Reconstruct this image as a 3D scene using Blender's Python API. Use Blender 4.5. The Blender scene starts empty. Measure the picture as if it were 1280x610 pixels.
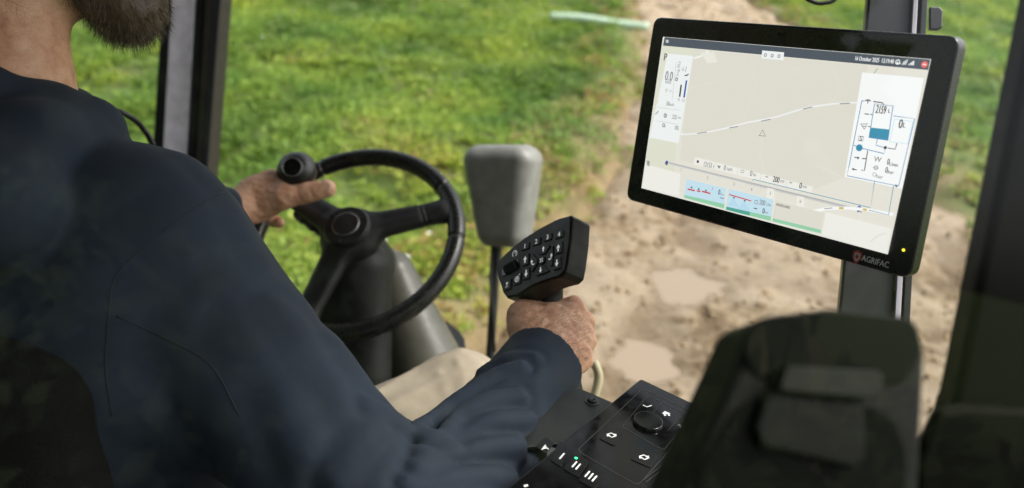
import bpy, bmesh, math, random
import numpy as np
from mathutils import Vector, Matrix
from mathutils.bvhtree import BVHTree
R = math.radians
rng = np.random.default_rng(7); random.seed(7)
sc = bpy.context.scene; col = sc.collection

# ---------------------------------------------------------------- camera, sky, sun, exposure
# vehicle axes: +X right, +Y forward, +Z up; the camera looks forward-left and down
CAM = np.array([0., 0., 2.75]); FPX = 1030.0
BAS = np.array([[0.92813574, 0.23348406, -0.28991247],      # camera (right, down, forward) -> world
                [0.35998519, -0.36478227, 0.8586877],
                [0.09473496, -0.90134294, -0.42261826]])
cd = bpy.data.cameras.new('camera'); cam = bpy.data.objects.new('camera', cd); col.objects.link(cam)
cam.matrix_world = Matrix(((BAS[0][0], -BAS[0][1], -BAS[0][2], 0), (BAS[1][0], -BAS[1][1], -BAS[1][2], 0),
                           (BAS[2][0], -BAS[2][1], -BAS[2][2], 2.75), (0, 0, 0, 1)))
cd.sensor_width = 36; cd.lens = FPX / 1280 * 36; cd.clip_start = .02; cd.clip_end = 3000
cd.dof.use_dof = True; cd.dof.focus_distance = .84; cd.dof.aperture_fstop = 3.9
sc.camera = cam
w = bpy.data.worlds.new('World'); sc.world = w; w.use_nodes = True
nt = w.node_tree; bg = nt.nodes['Background']; sky = nt.nodes.new('ShaderNodeTexSky')
sky.sky_type = 'NISHITA'; sky.sun_disc = False; sky.sun_elevation = R(52); sky.sun_rotation = R(62)
sky.air_density = 1.0; sky.dust_density = 5.0; sky.ozone_density = .6
hs_ = nt.nodes.new('ShaderNodeHueSaturation'); hs_.inputs['Saturation'].default_value = .35; nt.links.new(sky.outputs[0], hs_.inputs['Color']); nt.links.new(hs_.outputs[0], bg.inputs[0]); bg.inputs[1].default_value = .15
sd = bpy.data.lights.new('sun', 'SUN'); sd.energy = 1.5; sd.angle = R(14); sd.color = (1, .95, .88)
sun = bpy.data.objects.new('sun', sd); col.objects.link(sun)
az, el = R(62), R(52)
sun.rotation_euler = Vector((math.sin(az)*math.cos(el), math.cos(az)*math.cos(el), math.sin(el))).to_track_quat('Z', 'Y').to_euler()
sun.location = (4, 4, 9)
sc.view_settings.view_transform = 'Standard'; sc.view_settings.look = 'None'
sc.view_settings.exposure = 0.88; sc.view_settings.gamma = 1
sc.cycles.max_bounces = 6; sc.cycles.transparent_max_bounces = 12
sc.cycles.use_denoising = True

# ---------------------------------------------------------------- helpers
def nz(v): v = np.array(v, float); return v / np.linalg.norm(v)
def c(x, y, d):                                   # a sight line of the survey camera at depth d (metres) -> world point
    return CAM + BAS @ np.array([(x - 640) / FPX * d, (y - 305) / FPX * d, d])
def ray(x, y): return nz(BAS @ np.array([(x - 640) / FPX, (y - 305) / FPX, 1.]))
def cv(v): return nz(BAS @ np.array(v, float))
ORG = {}
def mk(name, V, F, mats, parent=None, mi=None, smooth=True, origin=None, sharp=None):
    V = np.asarray(V, float)
    if origin is None:
        origin = np.array([V[:, 0].mean(), V[:, 1].mean(), V[:, 2].min()])
    me = bpy.data.meshes.new(name); Vl = V - origin
    if isinstance(F, np.ndarray):
        me.vertices.add(len(Vl)); me.vertices.foreach_set('co', Vl.ravel())
        k = F.shape[1]; me.loops.add(F.size); me.loops.foreach_set('vertex_index', F.ravel().astype(np.int32))
        me.polygons.add(len(F)); me.polygons.foreach_set('loop_start', np.arange(0, F.size, k, dtype=np.int32))
        me.polygons.foreach_set('loop_total', np.full(len(F), k, dtype=np.int32))
        me.update(calc_edges=True); me.validate()
    else:
        me.from_pydata([tuple(v) for v in Vl], [], [tuple(int(i) for i in f) for f in F]); me.update()
    for m in (mats if isinstance(mats, (list, tuple)) else [mats]): me.materials.append(m)
    if mi is not None: me.polygons.foreach_set('material_index', np.asarray(mi, dtype=np.int32))
    me.polygons.foreach_set('use_smooth', np.full(len(me.polygons), bool(smooth)))
    if sharp is not None: me.set_sharp_from_angle(angle=R(sharp))
    o = bpy.data.objects.new(name, me); col.objects.link(o); ORG[o] = np.array(origin, float)
    o.location = origin
    if parent is not None:
        o.parent = parent; o.location = ORG[o] - ORG[parent]
    return o
def tag(o, label, cat, group=None):
    o['label'] = label; o['category'] = cat
    if group: o['group'] = group
    return o
def thing(name, loc, label, cat, group=None):
    o = bpy.data.objects.new(name, None); col.objects.link(o); o.empty_display_size = .1
    o.location = loc; ORG[o] = np.array(loc, float); return tag(o, label, cat, group)
def kind(o, k): o['kind'] = k; return o
def bev(o, wd, seg=3, ang=35):
    m = o.modifiers.new('bevel', 'BEVEL'); m.width = wd; m.segments = seg; m.limit_method = 'ANGLE'; m.angle_limit = R(ang)
    m.harden_normals = True; o.data.set_sharp_from_angle(angle=R(ang)); return o

class Node:
    def __init__(s, name):
        s.m = bpy.data.materials.new(name); s.m.use_nodes = True; s.t = s.m.node_tree; s.b = s.t.nodes['Principled BSDF']
        s.co = s.t.nodes.new('ShaderNodeNewGeometry').outputs['Position']
    def n(s, typ, **kw):
        x = s.t.nodes.new(typ)
        for k, v in kw.items():
            if k in x.inputs: x.inputs[k].default_value = v
            else: setattr(x, k, v)
        return x
    def l(s, a, b): s.t.links.new(a, b)
    def noise(s, scale, detail=4, rough=.55, dist=0, co=None):
        x = s.n('ShaderNodeTexNoise', Scale=scale, Detail=detail, Roughness=rough, Distortion=dist)
        s.l(co or s.co, x.inputs['Vector']); return x.outputs['Fac']
    def ramp(s, fac, stops):
        x = s.n('ShaderNodeValToRGB'); e = x.color_ramp.elements
        while len(e) < len(stops): e.new(.5)
        for i, (p, cc) in enumerate(stops):
            e[i].position = p; e[i].color = (*cc, 1) if not isinstance(cc, (int, float)) else (cc, cc, cc, 1)
        s.l(fac, x.inputs[0]); return x.outputs[0]
    def bump(s, h, strength=.3, dist=.001, prev=None):
        x = s.n('ShaderNodeBump', Strength=strength, Distance=dist); s.l(h, x.inputs['Height'])
        if prev is not None: s.l(prev, x.inputs['Normal'])
        return x.outputs[0]
def pbr(name, colr, rough=.5, metal=0, var=.15, vscale=30, bscale=900, bstr=.15, bdist=.0004, spec=.5, emit=None, estr=1, coat=0):
    s = Node(name); b = s.b
    lo = tuple(x * (1 - var) for x in colr); hi = tuple(min(1, x * (1 + var)) for x in colr)
    s.l(s.ramp(s.noise(vscale, 3), [(.3, lo), (.7, hi)]), b.inputs['Base Color'])
    rv = s.ramp(s.noise(vscale * 2.3, 4), [(.3, max(0, rough - .07)), (.7, min(1, rough + .07))]); s.l(rv, b.inputs['Roughness'])
    b.inputs['Metallic'].default_value = metal; b.inputs['Specular IOR Level'].default_value = spec
    b.inputs['Coat Weight'].default_value = coat; b.inputs['Coat Roughness'].default_value = .06
    if bstr: s.l(s.bump(s.noise(bscale, 2), bstr, bdist), b.inputs['Normal'])
    if emit: b.inputs['Emission Color'].default_value = (*emit, 1); b.inputs['Emission Strength'].default_value = estr
    return s.m
def flat(name, colr, rough=.5): return pbr(name, colr, rough, var=.03, bstr=0)
_g = {}
def glow(colr, strength=1.0):
    strength *= .61; k = (tuple(round(x, 3) for x in colr), strength)
    if k not in _g:
        s = Node('screen_colour'); b = s.b; b.inputs['Base Color'].default_value = (.01, .01, .01, 1); b.inputs['Roughness'].default_value = .35
        b.inputs['Emission Color'].default_value = (*colr, 1); b.inputs['Emission Strength'].default_value = strength; _g[k] = s.m
    return _g[k]

# ---- distance fields and a surface-nets mesher (bodies, cloth, moulded shapes)
def cap(a, b, ra, rb=None):
    a = np.array(a, float); b = np.array(b, float); rb = ra if rb is None else rb
    def f(P):
        ab = b - a; h = np.clip(((P - a) @ ab) / (ab @ ab + 1e-12), 0, 1)
        return np.linalg.norm(P - a - h[..., None] * ab, axis=-1) - (ra + (rb - ra) * h)
    return f
def ell(cn, r, rot=None):
    cn = np.array(cn, float); r = np.array(r, float); M = np.eye(3) if rot is None else np.array(rot)
    def f(P):
        q = (P - cn) @ M.T; k0 = np.linalg.norm(q / r, axis=-1); k1 = np.linalg.norm(q / r**2, axis=-1)
        return k0 * (k0 - 1) / np.maximum(k1, 1e-9)
    return f
def box(cn, h, rad, rot=None):
    cn = np.array(cn, float); h = np.array(h, float) - rad; M = np.eye(3) if rot is None else np.array(rot)
    def f(P):
        q = np.abs((P - cn) @ M.T) - h
        return np.linalg.norm(np.maximum(q, 0), axis=-1) + np.minimum(q.max(-1), 0) - rad
    return f
def smin(a, b, k):
    h = np.clip(.5 + .5 * (b - a) / k, 0, 1); return b * (1 - h) + a * h - k * h * (1 - h)
def union(fs, k):
    def f(P):
        d = fs[0](P)
        for g in fs[1:]: d = smin(d, g(P), k)
        return d
    return f
def nets(f, lo, hi, h):
    lo = np.array(lo, float); n = np.ceil((np.array(hi) - lo) / h).astype(int) + 1
    ax = [lo[i] + h * np.arange(n[i]) for i in range(3)]
    D = np.empty(n, np.float32); bs = 8; nb = -(-n // bs)          # coarse pass first: only blocks near the surface are sampled finely
    cs_ = [lo[i] + h * (bs * np.arange(nb[i]) + (bs-1)/2) for i in range(3)]
    G = np.stack(np.meshgrid(*cs_, indexing='ij'), -1); Gv = f(G.reshape(-1, 1, 3)).reshape(nb)
    lim = bs*h*.87*1.5 + .012
    for (i, j, k) in np.ndindex(*nb):
        q = (slice(i*bs, min((i+1)*bs, n[0])), slice(j*bs, min((j+1)*bs, n[1])), slice(k*bs, min((k+1)*bs, n[2])))
        if abs(Gv[i, j, k]) > lim: D[q] = Gv[i, j, k]; continue
        P = np.stack(np.meshgrid(ax[0][q[0]], ax[1][q[1]], ax[2][q[2]], indexing='ij'), -1); D[q] = f(P)
    S = D < 0; m = n - 1
    acc = np.zeros((*m, 3)); cnt = np.zeros(m)
    def sl(o): return tuple(slice(o[i], o[i] + m[i]) for i in range(3))
    for a in range(3):
        for u in (0, 1):
            for v in (0, 1):
                o0 = [0, 0, 0]; o0[(a+1) % 3] = u; o0[(a+2) % 3] = v; o1 = list(o0); o1[a] = 1
                d0 = D[sl(o0)]; d1 = D[sl(o1)]; cr = (d0 < 0) != (d1 < 0)
                t = np.where(cr, d0 / np.where(cr, d0 - d1, 1), 0)
                for k in range(3): acc[..., k] += np.where(cr, o0[k] + (t if k == a else 0), 0)
                cnt += cr
    act = cnt > 0; idx = -np.ones(m, int); idx[act] = np.arange(act.sum())
    base = np.argwhere(act); V = lo + h * (base + acc[act] / cnt[act][:, None])
    Fs = []
    for a in range(3):
        b_, c_ = (a+1) % 3, (a+2) % 3
        s0 = [slice(1, m[k]) for k in range(3)]; s0[a] = slice(0, m[a]); s1 = list(s0); s1[a] = slice(1, m[a] + 1)
        A = S[tuple(s0)]; B = S[tuple(s1)]
        for cond, flip in ((A & ~B, False), (~A & B, True)):
            q = np.argwhere(cond)
            if not len(q): continue
            off = np.ones(3, int); off[a] = 0; q = q + off
            eb = np.zeros(3, int); eb[b_] = 1; ec = np.zeros(3, int); ec[c_] = 1
            I = [idx[tuple((q - eb - ec).T)], idx[tuple((q - ec).T)], idx[tuple(q.T)], idx[tuple((q - eb).T)]]
            if flip: I = I[::-1]
            Fs.append(np.stack(I, 1))
    return V, np.concatenate(Fs)
def cat_mesh(*ms):
    V = []; F = []; k = 0
    for v, f in ms: V.append(v); F.append(np.asarray(f) + k); k += len(v)
    return np.concatenate(V), np.concatenate(F)
def sn(P, s, seed=0):                            # smooth pseudo noise, about -1..1
    r = np.random.default_rng(seed); o = 0
    for k in range(5):
        d = nz(r.normal(size=3)) * s * (.6 + .8 * r.random()); o = o + np.sin(P @ d * 6.283 + r.random() * 6.28 + 1.3 * np.sin(P @ np.roll(d, 1) * 4.1))
    return o / 3.2

# ---- tubes, plates
def tube(pts, rad, seg=12, closed=False, caps=True):
    pts = np.array(pts, float); n = len(pts); rad = np.broadcast_to(rad, n)
    if closed: T = np.roll(pts, -1, 0) - np.roll(pts, 1, 0)
    else: T = np.gradient(pts, axis=0)
    T /= np.linalg.norm(T, axis=1)[:, None]
    u = nz(np.cross(T[0], [0.3, .1, 1])); V = []
    for i in range(n):
        u = nz(u - (u @ T[i]) * T[i]); v = np.cross(T[i], u)
        a = np.linspace(0, 2*np.pi, seg, endpoint=False)
        V.append(pts[i] + rad[i] * (np.cos(a)[:, None] * u + np.sin(a)[:, None] * v))
    V = np.concatenate(V); F = []
    for i in range(n if closed else n - 1):
        j = (i + 1) % n
        for k in range(seg): F.append((i*seg+k, i*seg+(k+1) % seg, j*seg+(k+1) % seg, j*seg+k))
    if caps and not closed: F.append(tuple(range(seg))[::-1]); F.append(tuple((n-1)*seg + k for k in range(seg)))
    return V, F
def spline(P, n):
    P = np.array(P, float); Q = np.vstack([2*P[0]-P[1], P, 2*P[-1]-P[-2]]); out = []
    for i in range(1, len(Q)-2):
        for t in np.linspace(0, 1, n, endpoint=False):
            a, b, cc, d = Q[i-1:i+3]; out.append(.5*((2*b)+(cc-a)*t+(2*a-5*b+4*cc-d)*t*t+(3*b-a-3*cc+d)*t**3))
    out.append(P[-1]); return np.array(out)
def join(parts):
    V = []; F = []; k = 0
    for v, f in parts:
        V.append(np.asarray(v)); F += [tuple(int(i) + k for i in q) for q in f]; k += len(v)
    return np.concatenate(V), F
class Frame:
    def __init__(s, O, ex, ey, n): s.O, s.ex, s.ey, s.n = np.array(O, float), nz(ex), nz(ey), nz(n)
    def w(s, p, z=0):
        p = np.atleast_2d(np.array(p, float)); return s.O + p[:, :1] * s.ex + p[:, 1:2] * s.ey + (np.asarray(z) * s.n if np.ndim(z) == 0 else np.asarray(z)[:, None] * s.n)
    def hit(s, x, y):
        d = ray(x, y); t = ((s.O - CAM) @ s.n) / (d @ s.n); q = CAM + t * d - s.O; return np.array([q @ s.ex, q @ s.ey])
    def hits(s, L): return np.array([s.hit(*p) for p in L])
def rounded(poly, r, seg=6):
    poly = np.array(poly, float); n = len(poly); out = []; r = np.broadcast_to(r, n)
    for i in range(n):
        a, b, d = poly[i-1], poly[i], poly[(i+1) % n]; u = nz(a - b); v = nz(d - b)
        ang = math.acos(np.clip(u @ v, -1, 1)); t = min(r[i] / math.tan(ang/2), .48*np.linalg.norm(a-b), .48*np.linalg.norm(d-b))
        p0 = b + u*t; p2 = b + v*t
        for k in range(seg+1):
            s_ = k/seg; out.append((1-s_)**2*p0 + 2*s_*(1-s_)*b + s_*s_*p2)
    return np.array(out)
def area(p): x, y = p[:, 0], p[:, 1]; return .5*np.sum(x*np.roll(y, -1) - y*np.roll(x, -1))
def plate(fr, poly, z0, z1, inset=0):            # prism between two heights over a frame; top optionally smaller
    poly = np.array(poly, float); n = len(poly); cc = poly.mean(0)
    top = poly if not inset else cc + (poly - cc) * (1 - inset)
    V = np.vstack([fr.w(poly, z0), fr.w(top, z1)])
    F = [tuple(range(n))[::-1], tuple(range(n, 2*n))] + [(i, (i+1) % n, n+(i+1) % n, n+i) for i in range(n)]
    # make normals point outwards
    s = np.sign(area(poly)) * np.sign(np.cross(fr.ex, fr.ey) @ fr.n) * np.sign(z1 - z0)
    if s < 0: F = [f[::-1] for f in F]
    return V, F
_font = {}
def glyphs(txt):
    if txt not in _font:
        cu = bpy.data.curves.new('t', 'FONT'); cu.body = txt; cu.size = 1; cu.resolution_u = 3
        o = bpy.data.objects.new('t', cu); col.objects.link(o); dg = bpy.context.evaluated_depsgraph_get()
        me = bpy.data.meshes.new_from_object(o.evaluated_get(dg))
        V = np.array([v.co[:2] for v in me.vertices]).reshape(-1, 2); F = [tuple(p.vertices) for p in me.polygons]
        bpy.data.objects.remove(o); bpy.data.curves.remove(cu); bpy.data.meshes.remove(me); _font[txt] = (V, F)
    return _font[txt]
class Art:                                        # flat graphics stacked on a frame, one mesh
    def __init__(s, fr, z0=.0002, dz=.00006): s.fr = fr; s.z = z0; s.dz = dz; s.V = []; s.F = []; s.M = []; s.mats = []; s.k = 0; s.ts = 1.
    def m(s, mat):
        if mat not in s.mats: s.mats.append(mat)
        return s.mats.index(mat)
    def add(s, P, F, mat, up=True):
        if up: s.z += s.dz
        P = np.array(P, float).reshape(-1, 2); s.V.append(s.fr.w(P, s.z)); s.F += [tuple(i + s.k for i in f) for f in F]
        s.M += [s.m(mat)] * len(F); s.k += len(P)
    def poly(s, P, mat, up=True): s.add(P, [tuple(range(len(P)))], mat, up)
    def ppoly(s, px, mat): s.poly(s.fr.hits(px), mat)
    def line(s, P, wd, mat, px=True, closed=False):
        P = s.fr.hits(P) if px else np.array(P, float); n = len(P); P2 = []
        for i in range(n):
            a = P[max(i-1, 0)] if not closed else P[i-1]; b = P[min(i+1, n-1)] if not closed else P[(i+1) % n]
            t = nz(b - a + 1e-9); q = np.array([-t[1], t[0]]) * wd/2; P2 += [P[i]+q, P[i]-q]
        s.add(P2, [(2*i, 2*i+1, 2*((i+1) % n)+1, 2*((i+1) % n)) for i in range(n if closed else n-1)], mat)
    def disc(s, p, r, mat, px=True, r0=None, n=20):
        p = s.fr.hit(*p) if px else np.array(p); a = np.linspace(0, 2*np.pi, n, endpoint=False); cs = np.stack([np.cos(a), np.sin(a)], 1)
        if r0 is None: s.poly(p + r*cs, mat)
        else: s.add(np.vstack([p+r*cs, p+r0*cs]), [(i, (i+1) % n, n+(i+1) % n, n+i) for i in range(n)], mat)
    def text(s, txt, p, h, mat, px=True, rot=0, sx=1., ctr=True, bold=True):
        p = s.fr.hit(*p) if px else np.array(p, float); V, F = glyphs(txt); V = V.copy()
        if ctr: V -= (V.max(0) + V.min(0)) / 2
        h = h*s.ts; V = V * [h*sx/.7, -h/.7]; ca, sa = math.cos(rot), math.sin(rot); V = V @ np.array([[ca, sa], [-sa, ca]])
        s.add(V + p, F, mat)
        if bold: s.add(V + p + [h*.05, 0], F, mat)
    def build(s, name, parent): return mk(name, np.concatenate(s.V), s.F, s.mats, parent, s.M, smooth=False)

# ---------------------------------------------------------------- materials
BLK = pbr('black_plastic', (.009, .009, .010), .42, bscale=1400, bstr=.25)
BLKM = pbr('matt_black_plastic', (.009, .009, .0095), .5, bscale=1800, bstr=.3, spec=.35)
GLS = pbr('gloss_black', (.006, .006, .007), .08, bstr=0, coat=.3)
GRYM = pbr('dark_grey_moulding', (.055, .056, .052), .42, bscale=1500, bstr=.25)
GRY = pbr('grey_moulding', (.23, .23, .215), .5, bscale=900, bstr=.3)
OLV = pbr('olive_grey_panel', (.085, .083, .065), .38, bscale=700, bstr=.2)
STEEL = pbr('painted_steel', (.05, .05, .052), .4, metal=.3, bstr=.1)
ALU = pbr('anodised_trim', (.56, .53, .60), .4, metal=.1, bstr=.1)
ICON = pbr('white_print_added_glow', (.88, .88, .87), .5, var=.02, bstr=0, emit=(.9, .9, .88), estr=.22)  # weak glow added to lift the dim white print
RUB = pbr('rubber', (.018, .018, .018), .7, bscale=600, bstr=.3)
LEATH = pbr('wheel_grip', (.010, .010, .010), .30, vscale=60, bscale=1500, bstr=.12, bdist=.0006)

def cloth(name, colr, weave=2600, var=.2, rough=.85, sheen=.3):
    s = Node(name); b = s.b
    s.l(s.ramp(s.noise(14, 5), [(.3, tuple(x*(1-var) for x in colr)), (.7, tuple(x*(1+var) for x in colr))]), b.inputs['Base Color'])
    b.inputs['Roughness'].default_value = rough; b.inputs['Sheen Weight'].default_value = sheen; b.inputs['Sheen Roughness'].default_value = .4
    b.inputs['Sheen Tint'].default_value = (.55, .65, .8, 1)
    n1 = s.bump(s.noise(weave, 2), .35, .0004); n2 = s.bump(s.noise(38, 5, .5), .4, .0022, n1)
    s.l(n2, b.inputs['Normal']); return s.m
JACK = cloth('navy_softshell', (.0080, .0165, .0325), sheen=.02)
TROU = cloth('khaki_cotton', (.41, .345, .255), sheen=.05)
def skin_mat():
    s = Node('skin'); b = s.b
    n = s.noise(55, 5, .6); s.l(s.ramp(n, [(.3, (.50, .235, .14)), (.5, (.66, .36, .225)), (.72, (.74, .45, .30))]), b.inputs['Base Color'])
    b.inputs['Subsurface Weight'].default_value = .12; b.inputs['Subsurface Radius'].default_value = (.008, .003, .0015); b.inputs['Subsurface Scale'].default_value = .6
    s.l(s.ramp(s.noise(400, 3), [(.3, .42), (.7, .58)]), b.inputs['Roughness'])
    v = s.n('ShaderNodeTexVoronoi', Scale=420.); v.feature = 'DISTANCE_TO_EDGE'; s.l(s.co, v.inputs['Vector'])
    mp = s.n('ShaderNodeMapping'); mp.inputs['Scale'].default_value = (1, .35, 1.4); s.l(s.co, mp.inputs['Vector'])
    n2 = s.noise(190, 5, .65, .8, mp.outputs[0]); a = s.bump(v.outputs['Distance'], .5, .0009); a = s.bump(n2, .8, .002, a)
    s.l(a, b.inputs['Normal']); return s.m
SKIN = skin_mat()
HAIR = pbr('brown_hair', (.085, .05, .026), .5, var=.5, vscale=90, bstr=0)
NAIL = pbr('finger_nail', (.62, .38, .28), .3, var=.08, bstr=0)

# ---------------------------------------------------------------- ground, track, puddles
CL = spline([(.35, -6), (.25, 0), (.1, 4), (.0, 7), (-.3, 10), (-1.1, 14), (-2.4, 19), (-4.4, 25), (-7.5, 33), (-14, 46)], 14)
def side(x, y):                                    # signed distance from the track centre line
    P = np.stack([x, y], -1).reshape(-1, 2); best = np.full(len(P), 1e9); sg = np.zeros(len(P)); ln = np.zeros(len(P)); acc = 0
    for a, b in zip(CL[:-1], CL[1:]):
        ab = b - a; L = np.linalg.norm(ab); h = np.clip((P - a) @ ab / (ab @ ab), 0, 1); q = P - a - h[:, None]*ab; d = np.linalg.norm(q, axis=1)
        m = d < best; best = np.where(m, d, best); sg = np.where(m, -(ab[0]*q[:, 1] - ab[1]*q[:, 0]) / L, sg); ln = np.where(m, acc + h*L, ln); acc += L
    return (np.sign(sg)*best).reshape(np.shape(x)), ln.reshape(np.shape(x))
def n2(x, y, s, seed): return sn(np.stack([x, y, 0*x], -1), s, seed)
def ground_h(x, y):
    sdist, _ = side(x, y); e = np.abs(sdist) - 1.55
    far = np.clip(1 - np.hypot(x, y)/60, 0, 1)
    h = far*(.10*n2(x, y, .22, 3) + .045*n2(x, y, .7, 4)) + .05
    h = h + .10*np.exp(-((sdist+2.1)/.45)**2)
    return np.where(e < .25, -.28 + (h+.28)*np.clip((e+.25)/.5, 0, 1)**1.5, h)
PUD = [(c(866, 346, 1) - CAM, .30, .33), (c(806, 442, 1) - CAM, .26, .19)]
PUD = [((CAM + d*(-2.75/d[2]))[:2], rx, ry) for d, rx, ry in PUD]
def track_h(x, y):
    sdist, ln = side(x, y); h = .035*n2(x, y, .9, 11) + .018*n2(x, y, 2.6, 12) + .013*n2(x, y, 5.5, 13) + .006*n2(x, y, 11, 14)
    for r0 in (-.72, .72): h = h - .05*np.exp(-((sdist - r0 - .06*n2(x, y, .4, 5))/.26)**2)
    tread = np.maximum(0, np.sin(ln*2*np.pi/.17 + 3*np.abs(sdist-.75)*np.sign(sdist)))*.045*np.exp(-((sdist-.80)/.30)**2)
    h = h - tread*(.4+.6*(n2(x, y, .8, 17) > -.2))
    for (p, rx, ry) in PUD:
        q = ((x-p[0])/rx)**2 + ((y-p[1])/ry)**2 + .3*n2(x, y, 2.4, 21); h = h - .085*np.exp(-np.maximum(q, 0)*1.1)
    e = np.abs(sdist) - 1.45 + .22*n2(x, y, .8, 9)
    return np.where(e > 0, h - e*.35, h) + .0
def sheet(name, xs, ys, hf, mat, keep=None):
    X, Y = np.meshgrid(xs, ys, indexing='ij'); Z = hf(X, Y); V = np.stack([X, Y, Z], -1).reshape(-1, 3); ny = len(ys)
    i, j = np.meshgrid(np.arange(len(xs)-1), np.arange(ny-1), indexing='ij'); b = (i*ny+j).ravel(); F = np.stack([b, b+ny, b+ny+1, b+1], 1)
    if keep is not None:
        kk = keep(X, Y).ravel(); F = F[kk[F].any(1)]; used = np.unique(F); re = -np.ones(len(V), int); re[used] = np.arange(len(used)); V = V[used]; F = re[F]
    o = mk(name, V, F, mat, origin=np.array([0., 0, 0])); return kind(o, 'structure')
def mat_soil():
    s = Node('meadow_soil'); n = s.noise(2.2, 8, .65); s.l(s.ramp(n, [(.3, (.06, .09, .02)), (.5, (.10, .15, .03)), (.68, (.17, .15, .06))]), s.n('ShaderNodeMix', data_type='RGBA').inputs[6]); mx_ = s.t.nodes[-1]
    at = s.n('ShaderNodeAttribute'); at.attribute_name = 'bare'; s.l(at.outputs['Fac'], mx_.inputs[0]); s.l(s.ramp(s.noise(4, 8, .7), [(.3, (.13, .085, .04)), (.7, (.33, .24, .13))]), mx_.inputs[7])
    s.l(mx_.outputs[2], s.b.inputs['Base Color'])
    s.b.inputs['Roughness'].default_value = .95; s.l(s.bump(s.noise(30, 6), .8, .03), s.b.inputs['Normal']); return s.m
def mat_mud():
    s = Node('wet_mud'); a = s.noise(1.1, 9, .62, .4); b_ = s.noise(5.5, 9, .78, .3)
    mix = s.n('ShaderNodeMath', operation='MULTIPLY_ADD'); s.l(b_, mix.inputs[0]); mix.inputs[1].default_value = .9; s.l(a, mix.inputs[2])
    xz = s.n('ShaderNodeSeparateXYZ'); s.l(s.co, xz.inputs[0]); mr_ = s.n('ShaderNodeMapRange'); s.l(xz.outputs[2], mr_.inputs[0]); mr_.inputs[1].default_value = -.065; mr_.inputs[2].default_value = -.015
    wm = s.n('ShaderNodeMix', data_type='RGBA', blend_type='MULTIPLY'); wm.inputs[0].default_value = 1; s.l(s.ramp(mr_.outputs[0], [(0, (.68, .63, .57)), (1, (1, 1, 1))]), wm.inputs[7])
    s.l(s.ramp(mix.outputs[0], [(.68, (.12, .07, .03)), (.80, (.34, .235, .125)), (.87, (.52, .395, .25)), (.97, (.62, .49, .34))]), wm.inputs[6]); s.l(wm.outputs[2], s.b.inputs['Base Color'])
    s.l(s.ramp(mr_.outputs[0], [(0, .22), (.7, .6), (1, .8)]), s.b.inputs['Roughness'])
    s.l(s.bump(s.noise(12, 9, .75), 1., .10, s.bump(s.noise(90, 4), .8, .01)), s.b.inputs['Normal']); return s.m
def mat_water():
    s = Node('muddy_water'); s.b.inputs['Base Color'].default_value = (.30, .235, .165, 1); s.b.inputs['Roughness'].default_value = .03
    s.b.inputs['IOR'].default_value = 1.33; s.l(s.bump(s.noise(6, 3), .15, .004), s.b.inputs['Normal']); return s.m
far = np.array([40, 60, 90, 140, 250, 500, 900.])
gr_ = sheet('ground', np.r_[-far[::-1], np.arange(-16, 10, .16), far], np.r_[-far[::-1], np.arange(-6, 38, .16), far[1:]], ground_h, mat_soil())
gv = np.empty(len(gr_.data.vertices)*3); gr_.data.vertices.foreach_get('co', gv); gv = gv.reshape(-1, 3); ge = np.abs(side(gv[:, 0], gv[:, 1])[0]) - 1.5
gr_.data.attributes.new('bare', 'FLOAT', 'POINT').data.foreach_set('value', np.clip(1.25 - ge/.55 + .5*n2(gv[:, 0], gv[:, 1], .9, 41), 0, 1).astype(np.float32))
sheet('track', np.arange(-16, 3.2, .045), np.r_[np.arange(-1, 11, .034), np.arange(11, 44, .09)], track_h, mat_mud(), keep=lambda x, y: np.abs(side(x, y)[0]) < 2.1)
for p, rx, ry in PUD:
    a = np.linspace(0, 2*np.pi, 40, endpoint=False); q = np.stack([p[0]+1.3*rx*np.cos(a), p[1]+1.3*ry*np.sin(a), 0*a-.062], 1)
    kind(mk('puddle', q, [tuple(range(40))], mat_water() if 'W' not in globals() else W, smooth=False), 'structure')

def clods():                                      # lumps of mud and small stones thrown up along the track
    N = 9000; t = rng.random(N)**1.5*36 + 1.5; x0 = np.interp(t, CL[:, 1], CL[:, 0]); off = rng.uniform(-1.65, 1.65, N); x = x0 + off; z_ = track_h(x, t)
    k = z_ > -.055; x, y, z_ = x[k], t[k], z_[k]; n = len(x); oc = np.array([(1, 0, 0), (0, 1, 0), (-1, 0, 0), (0, -1, 0), (0, 0, 1), (0, 0, -.6)], float)
    sz = (.006 + .022*rng.random(n)**4)*(1 + y*.03); V = oc[None]*sz[:, None, None]*rng.uniform(.6, 1.4, (n, 6, 1)) + np.stack([x, y, z_ + sz*.2], 1)[:, None]
    Fo = np.array([(0, 1, 4), (1, 2, 4), (2, 3, 4), (3, 0, 4), (1, 0, 5), (2, 1, 5), (3, 2, 5), (0, 3, 5)]); F = (np.arange(n)[:, None, None]*6 + Fo[None]).reshape(-1, 3)
    o = kind(mk('mud_clods', V.reshape(-1, 3), F, pbr('mud_lump', (.36, .26, .15), .8, var=.5, vscale=3, bstr=.5), origin=np.zeros(3)), 'stuff'); tag(o, 'small lumps of mud and stones strewn on the track', 'mud clods')
clods()
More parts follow.
